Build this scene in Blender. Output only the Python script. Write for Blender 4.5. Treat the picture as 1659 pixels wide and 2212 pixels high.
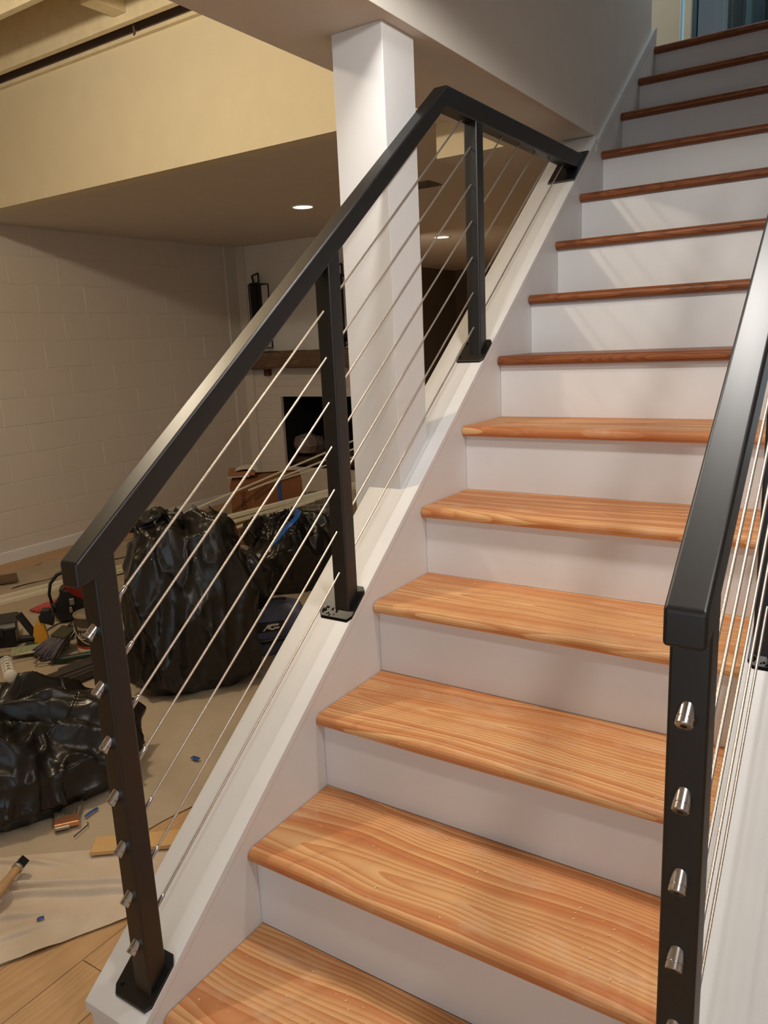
import bpy, bmesh, math, random
from mathutils import Vector, Matrix, noise, Euler

for o in list(bpy.data.objects):
    bpy.data.objects.remove(o, do_unlink=True)
SC = bpy.context.scene
COL = SC.collection
PI = math.pi
R_ = math.radians

# ------------------------------------------------------------------ camera
cam_d = bpy.data.cameras.new('camera')
cam = bpy.data.objects.new('camera', cam_d); COL.objects.link(cam)
cam_d.sensor_fit = 'VERTICAL'; cam_d.sensor_height = 36.0; cam_d.lens = 27.10
cam_d.clip_start = 0.02; cam_d.clip_end = 60
CM = ((0.83935069, -0.08018116, 0.5376443),
      (0.54168737, 0.20605959, -0.81493204),
      (-0.04544457, 0.9752489, 0.21638938))
mw = Matrix(CM).to_4x4(); mw.translation = Vector((1.03661, -0.49676, 1.39267))
cam.matrix_world = mw
SC.camera = cam

# ------------------------------------------------------------------ world, lamps, exposure
SC.view_settings.view_transform = 'Standard'
SC.view_settings.look = 'None'
SC.view_settings.gamma = 1.0
SC.view_settings.use_curve_mapping = False
SC.view_settings.exposure = 0.14
w = bpy.data.worlds.new('world'); SC.world = w; w.use_nodes = True
w.node_tree.nodes['Background'].inputs[0].default_value = (0.80, 0.90, 1.0, 1)
w.node_tree.nodes['Background'].inputs[1].default_value = 1.05

def lamp(name, kind, loc, power, color, size=0.05, rot=None, **kw):
    d = bpy.data.lights.new(name, kind); d.energy = power; d.color = color
    if kind == 'AREA':
        d.size = size
    else:
        d.shadow_soft_size = size
    for k, v in kw.items(): setattr(d, k, v)
    o = bpy.data.objects.new(name, d); COL.objects.link(o); o.location = loc
    if rot: o.rotation_euler = rot
    return o
WARM = (1.0, 0.86, 0.66)
SOFT = (1.0, 0.955, 0.90)
lamp('stair_lamp', 'SPOT', (0.065, 0.80, 2.285), 15, SOFT, 0.05, (0, 0, 0), spot_size=R_(178), spot_blend=0.15)
lamp('stair_lamp', 'SPOT', (0.75, 0.84, 2.285), 27, SOFT, 0.07, (0, 0, 0), spot_size=R_(178), spot_blend=0.15)
lamp('right_lamp', 'SPOT', (1.42, 0.0, 2.285), 38, SOFT, 0.06, (0, 0, 0), spot_size=R_(176), spot_blend=0.25)
lamp('left_lamp', 'POINT', (-1.60, 0.74, 2.73), 54, WARM, 0.05)
lamp('upper_hall_fill', 'AREA', (0.6, 4.2, 4.6), 11.0, (0.72, 0.88, 1.0), 0.8, (0, 0, 0))  # added panel that lifts and blues the upper stairwell, standing in for daylight

# ------------------------------------------------------------------ helpers
def setp(o, label=None, cat=None, group=None, kind=None):
    if label: o['label'] = label
    if cat: o['category'] = cat
    if group: o['group'] = group
    if kind: o['kind'] = kind
    return o

def thing(name, label, cat, loc=(0, 0, 0), rot=(0, 0, 0), group=None):
    o = bpy.data.objects.new(name, None); COL.objects.link(o)
    o.empty_display_size = 0.1
    o.location = loc; o.rotation_euler = rot
    return setp(o, label, cat, group)

def root_loc(p):
    while p.parent: p = p.parent
    return Vector(p.location)

class MB:
    """collects faces in one list; build() links them as ONE mesh object"""
    def __init__(s): s.v = []; s.f = []
    def add(s, vs, fs):
        n = len(s.v); s.v += [Vector(p) for p in vs]; s.f += [tuple(i + n for i in f) for f in fs]; return s
    def box(s, x0, x1, y0, y1, z0, z1, m=None):
        vs = [(x0, y0, z0), (x1, y0, z0), (x1, y1, z0), (x0, y1, z0), (x0, y0, z1), (x1, y0, z1), (x1, y1, z1), (x0, y1, z1)]
        if m: vs = [m @ Vector(p) for p in vs]
        return s.add(vs, [(0, 3, 2, 1), (4, 5, 6, 7), (0, 1, 5, 4), (1, 2, 6, 5), (2, 3, 7, 6), (3, 0, 4, 7)])
    def prism(s, poly, axis, a, b):
        """poly of 2D points extruded along an axis from a to b"""
        def P(p, t):
            if axis == 'x': return (t, p[0], p[1])
            if axis == 'y': return (p[0], t, p[1])
            return (p[0], p[1], t)
        n = len(poly)
        vs = [P(p, a) for p in poly] + [P(p, b) for p in poly]
        fs = [tuple(range(n - 1, -1, -1)), tuple(range(n, 2 * n))]
        fs += [(i, (i + 1) % n, n + (i + 1) % n, n + i) for i in range(n)]
        return s.add(vs, fs)
    def tube(s, pts, r, n=10, caps=True, flat=1.0):
        pts = [Vector(p) for p in pts]; rings = []
        up = None
        rr = r if isinstance(r, (list, tuple)) else [r] * len(pts)
        for i, p in enumerate(pts):
            d = (pts[min(i + 1, len(pts) - 1)] - pts[max(i - 1, 0)]).normalized()
            if up is None:
                up = Vector((0, 0, 1)) if abs(d.z) < 0.9 else Vector((1, 0, 0))
            a = d.cross(up).normalized(); b = a.cross(d).normalized(); up = b
            rings.append([p + (a * math.cos(2 * PI * k / n) + b * math.sin(2 * PI * k / n) * flat) * rr[i] for k in range(n)])
        vs = [q for ring in rings for q in ring]; fs = []
        for i in range(len(pts) - 1):
            for k in range(n):
                fs.append((i * n + k, i * n + (k + 1) % n, (i + 1) * n + (k + 1) % n, (i + 1) * n + k))
        if caps:
            fs.append(tuple(range(n - 1, -1, -1))); m = (len(pts) - 1) * n
            fs.append(tuple(range(m, m + n)))
        return s.add(vs, fs)
    def lathe(s, prof, n=24, m=None, cap=True):
        vs = []; fs = []
        for r, z in prof:
            for k in range(n):
                p = Vector((r * math.cos(2 * PI * k / n), r * math.sin(2 * PI * k / n), z))
                vs.append(m @ p if m else p)
        for i in range(len(prof) - 1):
            for k in range(n):
                fs.append((i * n + k, i * n + (k + 1) % n, (i + 1) * n + (k + 1) % n, (i + 1) * n + k))
        if cap:
            fs.append(tuple(range(n - 1, -1, -1))); q = (len(prof) - 1) * n
            fs.append(tuple(range(q, q + n)))
        return s.add(vs, fs)
    def grid(s, fn, nu, nv, closed_u=False):
        vs = [fn(i / (nu if closed_u else nu - 1), j / (nv - 1)) for j in range(nv) for i in range(nu)]
        fs = []
        for j in range(nv - 1):
            for i in range(nu if closed_u else nu - 1):
                a = j * nu + i; b = j * nu + (i + 1) % nu
                fs.append((a, b, b + nu, a + nu))
        return s.add(vs, fs)
    def build(s, name, mat, parent=None, local=False, smooth=False, bevel=0, seg=2, solid=0, fix=True):
        off = Vector((0, 0, 0))
        if parent is not None and not local: off = root_loc(parent)
        me = bpy.data.meshes.new(name)
        me.from_pydata([tuple(p - off) for p in s.v], [], s.f)
        if fix:
            bm = bmesh.new(); bm.from_mesh(me)
            bmesh.ops.recalc_face_normals(bm, faces=bm.faces)
            bm.to_mesh(me); bm.free()
        me.materials.append(mat)
        if smooth:
            me.polygons.foreach_set('use_smooth', [True] * len(me.polygons))
        o = bpy.data.objects.new(name, me); COL.objects.link(o)
        if parent is not None: o.parent = parent
        if solid:
            md = o.modifiers.new('solid', 'SOLIDIFY'); md.thickness = solid; md.offset = 0
        if bevel:
            md = o.modifiers.new('bevel', 'BEVEL'); md.width = bevel; md.segments = seg
            md.limit_method = 'ANGLE'; md.angle_limit = R_(35)
            me.polygons.foreach_set('use_smooth', [True] * len(me.polygons))
            wn = o.modifiers.new('wn', 'WEIGHTED_NORMAL'); wn.keep_sharp = True
        me.update()
        return o

def recenter(o):
    """put a top-level mesh's origin at its base"""
    me = o.data
    xs = [v.co.x for v in me.vertices]; ys = [v.co.y for v in me.vertices]; zs = [v.co.z for v in me.vertices]
    c = Vector(((min(xs) + max(xs)) / 2, (min(ys) + max(ys)) / 2, min(zs)))
    me.transform(Matrix.Translation(-c)); o.location = c
    return o

def struct(name, mb, mat, parent=None, **kw):
    o = mb.build(name, mat, parent, **kw); o['kind'] = 'structure'; return o

# ------------------------------------------------------------------ materials
def lin(c):
    return tuple(((x / 255) / 12.92 if x / 255 <= 0.04045 else ((x / 255 + 0.055) / 1.055) ** 2.4) for x in c) + (1,)

class NT:
    def __init__(s, name):
        s.m = bpy.data.materials.new(name); s.m.use_nodes = True
        s.t = s.m.node_tree; s.b = s.t.nodes['Principled BSDF']
    def n(s, typ, **kw):
        nd = s.t.nodes.new(typ)
        for k, v in kw.items(): setattr(nd, k, v)
        return nd
    def l(s, a, b): s.t.links.new(a, b)
    def math(s, op, a, b=None, c=None):
        nd = s.n('ShaderNodeMath', operation=op)
        for i, v in enumerate((a, b, c)):
            if v is None: continue
            if isinstance(v, (int, float)): nd.inputs[i].default_value = v
            else: s.l(v, nd.inputs[i])
        return nd.outputs[0]
    def coords(s, which='Object'):
        return s.n('ShaderNodeTexCoord').outputs[which]
    def mapping(s, vec, scale=(1, 1, 1), loc=(0, 0, 0), rot=(0, 0, 0)):
        mp = s.n('ShaderNodeMapping'); s.l(vec, mp.inputs[0])
        mp.inputs['Scale'].default_value = scale; mp.inputs['Location'].default_value = loc
        mp.inputs['Rotation'].default_value = rot
        return mp.outputs[0]
    def noise(s, vec, scale, detail=3, rough=0.5, out=0):
        nd = s.n('ShaderNodeTexNoise'); s.l(vec, nd.inputs['Vector'])
        nd.inputs['Scale'].default_value = scale; nd.inputs['Detail'].default_value = detail
        nd.inputs['Roughness'].default_value = rough
        return nd.outputs[out]
    def ramp(s, fac, stops, interp='LINEAR'):
        nd = s.n('ShaderNodeValToRGB'); s.l(fac, nd.inputs[0]); cr = nd.color_ramp
        cr.interpolation = interp
        while len(cr.elements) < len(stops): cr.elements.new(0.5)
        for e, (p, c) in zip(cr.elements, stops):
            e.position = p; e.color = c
        return nd.outputs[0]
    def mix(s, fac, a, b, blend='MIX'):
        nd = s.n('ShaderNodeMix', data_type='RGBA', blend_type=blend)
        if isinstance(fac, (int, float)): nd.inputs[0].default_value = fac
        else: s.l(fac, nd.inputs[0])
        for i, v in ((6, a), (7, b)):
            if isinstance(v, tuple): nd.inputs[i].default_value = v
            else: s.l(v, nd.inputs[i])
        return nd.outputs[2]
    def bump(s, h, strength, dist=0.01):
        nd = s.n('ShaderNodeBump'); s.l(h, nd.inputs['Height'])
        nd.inputs['Strength'].default_value = strength; nd.inputs['Distance'].default_value = dist
        s.l(nd.outputs[0], s.b.inputs['Normal'])
    def base(s, c):
        if isinstance(c, tuple): s.b.inputs['Base Color'].default_value = c
        else: s.l(c, s.b.inputs['Base Color'])
    def rough(s, r):
        if isinstance(r, (int, float)): s.b.inputs['Roughness'].default_value = r
        else: s.l(r, s.b.inputs['Roughness'])

def plain(name, c, rough=0.5, metal=0.0, var=0.06, scale=8, bump=0.0, bscale=60, spec=None, bdist=0.002):
    """paint-like material: colour with slight procedural variation"""
    t = NT(name); co = t.coords()
    cl = lin(c)
    f = t.noise(co, scale, 3)
    a = tuple(min(1, x * (1 - var)) for x in cl[:3]) + (1,); b = tuple(min(1, x * (1 + var)) for x in cl[:3]) + (1,)
    t.base(t.ramp(f, [(0.3, a), (0.7, b)]))
    t.rough(rough); t.b.inputs['Metallic'].default_value = metal
    if spec is not None: t.b.inputs['Specular IOR Level'].default_value = spec
    if bump: t.bump(t.noise(co, bscale, 2), bump, bdist)
    return t.m

M_WHITE = plain('white_trim_paint', (231, 231, 231), 0.42, var=0.02, bump=0.04, bscale=90)
M_WALL = plain('flat_white_wall_paint', (226, 221, 212), 0.7, var=0.02, bump=0.03, bscale=140)
M_CREAM = plain('cream_wall_paint', (222, 210, 180), 0.75, var=0.02, bump=0.03, bscale=120)
M_CEIL = plain('flat_ceiling_paint', (214, 204, 192), 0.8, var=0.02)
M_BLOCK = plain('painted_masonry', (218, 208, 196), 0.62, var=0.0, bump=0.25, bscale=130, bdist=0.003)
M_DARKWALL = plain('dark_brown_wall', (112, 98, 84), 0.7, var=0.05)  # dark brown-grey for the far walls and vent slats
M_JOIST = plain('cream_painted_joist', (224, 210, 176), 0.6, var=0.07, scale=14, bump=0.15)
M_SUB = plain('painted_subfloor', (206, 188, 150), 0.75, var=0.08, scale=5)
M_GAPDARK = plain('shaded_gap_brown', (104, 88, 80), 0.85, var=0.12)  # gap's shade above the header put into this brown; the wire hook shares it
M_BLACK = plain('black_powder_coat', (6, 6, 8), 0.42, var=0.08, spec=0.8)
M_PLATE = plain('glossy_black_paint', (14, 13, 11), 0.3, var=0.05, spec=0.18)
M_STEEL = plain('brushed_stainless', (205, 205, 208), 0.22, metal=1.0, var=0.05, scale=40)
M_CABLE = plain('stainless_cable', (216, 208, 198), 0.38, metal=0.85, var=0.1, scale=200)
M_SOCKET = plain('dark_socket', (20, 18, 16), 0.5)
M_BLKPL = plain('black_plastic', (20, 19, 19), 0.4, var=0.1, bump=0.08)
M_YELLOW = plain('yellow_plastic', (214, 150, 40), 0.45, var=0.06)
M_RED = plain('red_fabric', (140, 32, 24), 0.6, var=0.1)
M_PINK = plain('pinkish_red_rag', (186, 84, 78), 0.8, var=0.15, scale=30, bump=0.3)
M_ORANGE = plain('orange_plastic', (222, 130, 50), 0.5)
M_TAN = plain('tan_wood_handle', (186, 150, 108), 0.55, var=0.1, scale=20)
M_BROWNLAB = plain('brown_paint_label', (74, 60, 42), 0.4, var=0.06)
M_ORLAB = plain('orange_label_band', (206, 78, 34), 0.45)
M_CREAMLAB = plain('cream_label_band', (208, 190, 168), 0.45)
M_TIN = plain('dull_tin', (176, 166, 148), 0.35, metal=0.7, var=0.08)
M_LETTER = plain('white_print', (226, 220, 208), 0.5)
M_DKPRINT = plain('dark_print', (36, 24, 16), 0.6)
M_TEAL = plain('pale_teal_tape', (132, 158, 150), 0.6)
M_BLUETAPE = plain('blue_painters_tape', (38, 78, 150), 0.55, var=0.08)
M_BLUETIE = plain('blue_plastic_tie', (28, 98, 190), 0.3, var=0.08)
M_NAVY = plain('navy_canvas', (84, 88, 112), 0.8, var=0.18, scale=25, bump=0.3, bscale=300)
M_BRISTLE = plain('grey_bristle', (96, 88, 98), 0.8, var=0.3, scale=90)
M_DKGREEN = plain('dark_green_rubber', (24, 46, 36), 0.45, var=0.2)
M_OLIVE = plain('olive_bristle', (66, 64, 44), 0.85, var=0.25, scale=60)
M_PALEGRN = plain('pale_green_pad', (142, 150, 116), 0.85, var=0.18, scale=60, bump=0.4)
M_ALU = plain('dull_aluminium', (170, 152, 128), 0.45, metal=0.4, var=0.1)
M_WHITEPL = plain('white_plastic', (226, 222, 212), 0.4, var=0.03)
M_STRIP = plain('cream_plastic_strip', (222, 214, 190), 0.4, var=0.04)
M_BROWNPL = plain('worn_dark_plank', (58, 50, 46), 0.7, var=0.25, scale=18, bump=0.3)
M_COPPER = plain('copper_ferrule', (224, 158, 118), 0.3, metal=0.8, var=0.12, scale=40)
M_BRUSHHAIR = plain('grey_brush_hair', (118, 108, 92), 0.85, var=0.3, scale=150)
M_SOOT = plain('sooty_firebox', (9, 8, 7), 0.95)
M_LOG = plain('charred_log', (74, 54, 40), 0.9, var=0.3, scale=20, bump=0.5)
M_PAPERWH = plain('paper_sheet', (206, 200, 188), 0.7)
M_GLASS = NT('window_glass'); M_GLASS.b.inputs['Transmission Weight'].default_value = 1.0; M_GLASS.b.inputs['Roughness'].default_value = 0.02; M_GLASS.base((0.75, 0.88, 0.92, 1)); M_GLASS = M_GLASS.m
M_BLIND1 = plain('pale_blind_slat', (150, 176, 182), 0.6)
M_BLIND2 = plain('slate_blind_slat', (92, 116, 128), 0.7)
M_BLIND3 = plain('teal_curtain', (58, 78, 80), 0.8)

def emissive(name, c, strength):
    t = NT(name); t.base(lin(c)); t.b.inputs['Emission Color'].default_value = lin(c)
    t.b.inputs['Emission Strength'].default_value = strength; return t.m
M_LENS = emissive('lit_lamp_lens', (255, 236, 205), 6.0)
M_GAPGLOW = emissive('jamb_gap_glow', (128, 176, 196), 0.55)

def wood(name, early, late, tilt=0.055, ring=0.0075, dust=0.35, rough=0.55, dark=None, along='x'):
    """flat-sawn softwood: growth rings of a leaning trunk cut by the board's faces"""
    t = NT(name); co = t.coords()
    if along == 'y': co = t.mapping(co, rot=(0, 0, R_(90)))
    oi = t.n('ShaderNodeObjectInfo'); rnd = oi.outputs['Random']
    off = t.n('ShaderNodeCombineXYZ')
    t.l(t.math('MULTIPLY', rnd, 37.0), off.inputs[0]); t.l(t.math('MULTIPLY', rnd, 91.0), off.inputs[1]); t.l(t.math('MULTIPLY', rnd, 53.0), off.inputs[2])
    av = t.n('ShaderNodeVectorMath', operation='ADD'); t.l(co, av.inputs[0]); t.l(off.outputs[0], av.inputs[1])
    sh = av.outputs[0]
    sp = t.n('ShaderNodeSeparateXYZ'); t.l(co, sp.inputs[0])
    x, y, z = sp.outputs
    nlow = t.noise(t.mapping(sh, (2.0, 5, 5)), 1.0, 2, 0.4)
    nmid = t.noise(t.mapping(sh, (7, 34, 34)), 1.0, 2, 0.5)
    r2 = t.math('FRACT', t.math('MULTIPLY', rnd, 7.31))
    u = t.math('SUBTRACT', y, t.math('MULTIPLY_ADD', rnd, 0.16, 0.05))
    u = t.math('ADD', u, t.math('MULTIPLY', t.math('SUBTRACT', nlow, 0.5), 0.10))
    v = t.math('MULTIPLY_ADD', x, tilt, t.math('MULTIPLY_ADD', r2, -0.03, 0.004))
    v = t.math('ADD', t.math('SUBTRACT', v, z), t.math('MULTIPLY', t.math('SUBTRACT', nmid, 0.5), 0.0018))
    rr = t.math('SQRT', t.math('ADD', t.math('MULTIPLY', u, u), t.math('MULTIPLY', v, v)))
    ph = t.math('DIVIDE', rr, ring)
    ph = t.math('ADD', ph, t.math('MULTIPLY', nmid, 0.16))
    fr = t.math('FRACT', ph)
    E, L = lin(early), lin(late)
    wn = t.n('ShaderNodeTexWhiteNoise', noise_dimensions='1D'); t.l(t.math('MULTIPLY_ADD', rnd, 100.0, t.math('FLOOR', ph)), wn.inputs['W'])
    wide = t.ramp(wn.outputs['Value'], [(0.45, (0, 0, 0, 1)), (0.9, (1, 1, 1, 1))])
    mid = tuple((a * 0.6 + b * 0.4) for a, b in zip(E, L))
    c = t.ramp(fr, [(0.0, E), (0.45, mid), (0.86, L), (0.97, L), (1.0, E)])
    tone = t.noise(t.mapping(sh, (1.5, 4, 4)), 1.0, 2)
    c = t.mix(t.math('MULTIPLY', tone, 0.55), c, mid)
    fine = t.noise(t.mapping(sh, (6, 260, 260)), 1.0, 2)
    c = t.mix(t.math('MULTIPLY', fine, 0.25), c, L)
    if dark:
        blot = t.ramp(t.noise(t.mapping(sh, (2.5, 5, 5)), 1.3, 3), [(0.52, (0, 0, 0, 1)), (0.62, (1, 1, 1, 1))])
        c = t.mix(t.math('MULTIPLY', blot, 0.30), c, lin(dark))
        c = t.mix(t.math('MULTIPLY', wide, 0.60), c, lin(dark))
    if dust:
        du = t.ramp(t.noise(t.mapping(sh, (4, 8, 8)), 1.6, 4, 0.65), [(0.55, (0, 0, 0, 1)), (0.75, (1, 1, 1, 1))])
        c = t.mix(t.math('MULTIPLY', du, dust), c, lin((226, 190, 156)))
    t.base(c)
    t.rough(rough)
    t.bump(t.math('MULTIPLY_ADD', fr, 0.4, fine), 0.045, 0.002)
    return t.m
M_TREAD = wood('sanded_pine_tread', (238, 194, 138), (202, 130, 72), dark=(190, 104, 50), ring=0.0105, dust=0.55)
M_TREAD_OLD = wood('amber_finished_pine', (158, 92, 46), (112, 58, 27), dust=0.0, rough=0.42, ring=0.006)
M_FLOOR = wood('oak_floor', (198, 162, 118), (184, 144, 100), ring=0.014, dust=0.15, rough=0.42, along='y', tilt=0.02)
M_MANTEL = wood('rustic_beam', (124, 98, 72), (84, 64, 46), ring=0.02, dust=0.15, rough=0.8)
M_PALEWOOD = wood('pale_offcut', (220, 184, 130), (196, 152, 96), ring=0.006, dust=0.0)
M_CARD = plain('brown_cardboard', (134, 84, 50), 0.75, var=0.05, scale=6)
M_CARD2 = plain('brown_cardboard_flat', (160, 112, 74), 0.75, var=0.05)

def paper(name, c, seams=True):
    t = NT(name); co = t.coords()
    a = lin(c); n1 = t.noise(co, 3.0, 4, 0.6)
    col = t.ramp(n1, [(0.3, tuple(q * 0.90 for q in a[:3]) + (1,)), (0.7, tuple(min(1, q * 1.07) for q in a[:3]) + (1,))])
    sp = t.ramp(t.noise(co, 38, 2), [(0.70, (0, 0, 0, 1)), (0.76, (1, 1, 1, 1))])
    col = t.mix(t.math('MULTIPLY', sp, 0.25), col, tuple(q * 0.6 for q in a[:3]) + (1,))
    t.base(col); t.rough(0.8)
    t.bump(t.math('MULTIPLY_ADD', t.noise(co, 9, 5, 0.6), 1.0, t.math('MULTIPLY', t.noise(co, 400, 2), 0.1)), 0.35, 0.012)
    return t.m
M_PAPER = paper('kraft_floor_paper', (180, 164, 142))
M_CANVAS = paper('canvas_drop_cloth', (204, 188, 168))

def plastic_bag():
    t = NT('black_bin_liner'); co = t.coords()
    t.base((0.013, 0.011, 0.009, 1))
    gl = t.ramp(t.noise(co, 5.5, 3), [(0.56, (1, 1, 1, 1)), (0.68, (0, 0, 0, 1))])
    t.rough(t.math('MULTIPLY_ADD', gl, 0.17, 0.15))
    t.b.inputs['Specular IOR Level'].default_value = 0.46
    cr = t.ramp(t.noise(co, 4.5, 2), [(0.55, (0, 0, 0, 1)), (0.7, (1, 1, 1, 1))])
    h = t.math('ADD', t.math('MULTIPLY', t.noise(t.mapping(co, (1, 1, 0.45)), 9, 3, 0.5), 0.7), t.math('MULTIPLY', t.math('MULTIPLY', t.noise(co, 46, 3, 0.6), cr), 0.35))
    t.bump(h, 0.45, 0.02)
    return t.m
M_BAG = plastic_bag()
def clear_bag():
    t = NT('clear_plastic_bag'); co = t.coords()
    t.base(lin((150, 132, 124))); t.rough(0.25); t.b.inputs['Alpha'].default_value = 0.75
    t.bump(t.noise(co, 18, 4), 0.6, 0.02); return t.m
M_CLEAR = clear_bag()
def carton():
    t = NT('grey_printed_carton'); co = t.coords()
    br = t.n('ShaderNodeTexBrick'); mp = t.mapping(co, (1, 1, 1), (0, 0, 0), (R_(90), 0, 0)); t.l(mp, br.inputs['Vector'])
    br.inputs['Color1'].default_value = lin((96, 92, 88)); br.inputs['Color2'].default_value = lin((120, 114, 106))
    br.inputs['Mortar'].default_value = lin((176, 164, 142)); br.inputs['Scale'].default_value = 1.0
    br.inputs['Brick Width'].default_value = 0.078; br.inputs['Row Height'].default_value = 0.032; br.inputs['Mortar Size'].default_value = 0.0028
    sp = t.n('ShaderNodeSeparateXYZ'); t.l(co, sp.inputs[0])
    top = t.math('GREATER_THAN', sp.outputs[2], 0.27)
    t.base(t.mix(top, lin((104, 100, 94)), br.outputs[0])); t.rough(0.5); return t.m
M_CARTON = carton()

def text_mesh(txt, size, depth=0.0006):
    cu = bpy.data.curves.new('txt', 'FONT'); cu.body = txt; cu.size = size; cu.extrude = depth
    o = bpy.data.objects.new('txt', cu); COL.objects.link(o)
    dg = bpy.context.evaluated_depsgraph_get(); dg.update()
    me = o.evaluated_get(dg).to_mesh()
    vs = [v.co.copy() for v in me.vertices]; fs = [tuple(p.vertices) for p in me.polygons]
    o.evaluated_get(dg).to_mesh_clear()
    bpy.data.objects.remove(o, do_unlink=True); bpy.data.curves.remove(cu)
    return vs, fs

# ================================================================== constants of the stair
RISE, RUN = 0.19, 0.25063
SL = RISE / RUN
W_ST = 0.855
def cap_z(y): return 0.772 * y + 0.0505
ZC = 2.277          # lower ceiling
ZS = 2.138          # boxed soffit beside the stair
YH = 2.41           # header face
XW = -4.05          # block wall
YF = 4.955          # fireplace wall

# ================================================================== setting
# floor: base slab plus boards
fl = MB().box(-4.4, 3.6, -3.6, 9.4, -0.06, -0.014)
FLOOR = struct('floor', fl, M_FLOOR)
FLOOR['label'] = 'wide board hardwood floor under the paper'
random.seed(4)
bw = 0.145
plank_me = {}
for i in range(28):
    x0 = -0.02 - bw * (i + 1)
    if x0 < -4.1: break
    yy = -1.2 - random.random() * 0.8
    near = x0 > -1.6
    L = 1.9 if near else 3.4
    while yy < (1.8 if near else 4.7):
        key = L
        if key not in plank_me:
            mb = MB().prism([(0.001, -0.014), (bw - 0.001, -0.014), (bw - 0.001, -0.0012), (bw - 0.0025, 0), (0.0025, 0), (0.001, -0.0012)], 'y', 0.001, L - 0.001)
            p = mb.build('floor_board', M_FLOOR, FLOOR)
            plank_me[key] = p.data
        else:
            p = bpy.data.objects.new('floor_board', plank_me[key]); COL.objects.link(p); p.parent = FLOOR
        p.location = (x0, yy, 0)
        yy += L

# left wall of painted concrete blocks
wl = struct('wall_left', MB().box(XW - 0.2, XW - 0.0024, -3.6, 9.4, 0, 3.2), M_BLOCK)
zc0, dz = 0.158, 0.1922
bl_me = None
for r in range(-1, 11):
    z0 = zc0 + dz * r
    shift = 2.9122 if r % 2 == 0 else 2.7104
    for k in range(-4, 7):
        y0 = shift - 0.388 * 1 + 0.388 * k
        if y0 < 1.3 or y0 > 4.9: continue
        y1 = min(y0 + 0.388, 4.95)
        full = abs(y1 - y0 - 0.388) < 1e-6
        h = dz if r >= 0 else dz
        if full and bl_me:
            o = bpy.data.objects.new('concrete_block', bl_me); COL.objects.link(o); o.parent = wl
        else:
            e, cc = 0.0018, 0.0030
            L_ = y1 - y0
            fr_ = [(e + cc, e + cc), (L_ - e - cc, e + cc), (L_ - e - cc, h - e - cc), (e + cc, h - e - cc)]
            bk_ = [(e, e), (L_ - e, e), (L_ - e, h - e), (e, h - e)]
            vs = [(0.012, a, b) for a, b in fr_] + [(0.012 - cc, a, b) for a, b in bk_] + [(0, a, b) for a, b in bk_]
            mb = MB().add(vs, [(0, 1, 2, 3)] + [(q + i_, q + (i_ + 1) % 4, q + 4 + (i_ + 1) % 4, q + 4 + i_) for q in (0, 4) for i_ in range(4)])
            o = mb.build('concrete_block', M_BLOCK, wl)
            if full: bl_me = o.data
        rr = random.random() * 0.0018
        o.location = (XW - 0.0125 + rr, y0, z0)
struct('baseboard_left', MB().prism([(XW - 0.006, 0), (XW + 0.014, 0), (XW + 0.014, 0.07), (XW + 0.008, 0.078), (XW - 0.006, 0.078)], 'y', -3.0, YF), M_WHITE)
# corner pilaster strip beside the chimney
struct('trim_1', MB().box(XW - 0.006, XW + 0.02, 4.80, YF + 0.02, 0, ZC), M_BLOCK)
struct('trim_2', MB().box(XW - 0.006, -3.93, YF - 0.02, YF + 0.1, 0, ZC), M_BLOCK)

# lower ceiling and header
struct('ceiling', MB().box(XW, -0.67, YH + 0.09, 9.4, ZC, ZC + 0.1).box(-0.67, -0.352, YH + 0.09, 2.608, ZC, ZC + 0.1), M_CEIL)
struct('wall_header', MB().box(XW, -0.352, YH, YH + 0.09, ZC, 2.892), M_CREAM)
hd = struct('trim_3', MB().box(XW, -0.352, YH - 0.028, YH + 0.09, 2.892, 2.910), M_JOIST)
struct('trim_4', MB().box(XW, -0.352, YH + 0.0, YH + 0.09, 2.910, 3.16), M_GAPDARK)
# joist ceiling of the front room
cj = struct('ceiling_joists', MB().box(XW, 3.6, -3.6, YH + 0.09, 3.16, 3.24), M_SUB)
cj.data.materials[0] = M_SUB
for k in range(14):
    y1 = 2.325 - 0.4064 * k
    x1 = -0.36
    MB().box(XW, x1, y1 - 0.038, y1, 2.92, 3.16).build('joist', M_JOIST, cj, bevel=0.003)
MB().box(-2.21, -2.12, 2.1, 2.287, 2.955, 3.16).build('blocking', M_JOIST, cj, bevel=0.003)
MB().tube([(-2.157, 2.352, 3.16), (-2.157, 2.352, 3.0), (-2.160, 2.352, 2.955), (-2.168, 2.366, 2.915), (-2.185, 2.38, 2.902), (-2.20, 2.388, 2.905)], 0.005, 8).build('wire_hook', M_GAPDARK, cj, smooth=True)
# right half of the room above the stair foot
struct('ceiling_right', MB().box(W_ST + 0.072, 3.5, 1.1, 9.2, 2.30, 2.36).box(-0.35, 3.5, -3.6, 1.1, 2.30, 2.36), M_CEIL)

# boxed soffit beside the stair: L-shaped on plan, one underside
def soffit():
    mb = MB()
    mb.prism([(-0.35, -3.6), (-0.012, -3.6), (-0.012, 3.49), (-0.66, 3.49), (-0.66, 2.61), (-0.35, 2.61)], 'z', ZS, 3.16)
    mb.box(-0.66, -0.012, 3.49, 6.4, ZS, 2.44)
    return mb
so = struct('ceiling_soffit', soffit(), M_CEIL)
so.data.materials.append(M_CREAM)
for p in so.data.polygons:
    if abs(p.normal.z) < 0.5: p.material_index = 1
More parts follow.
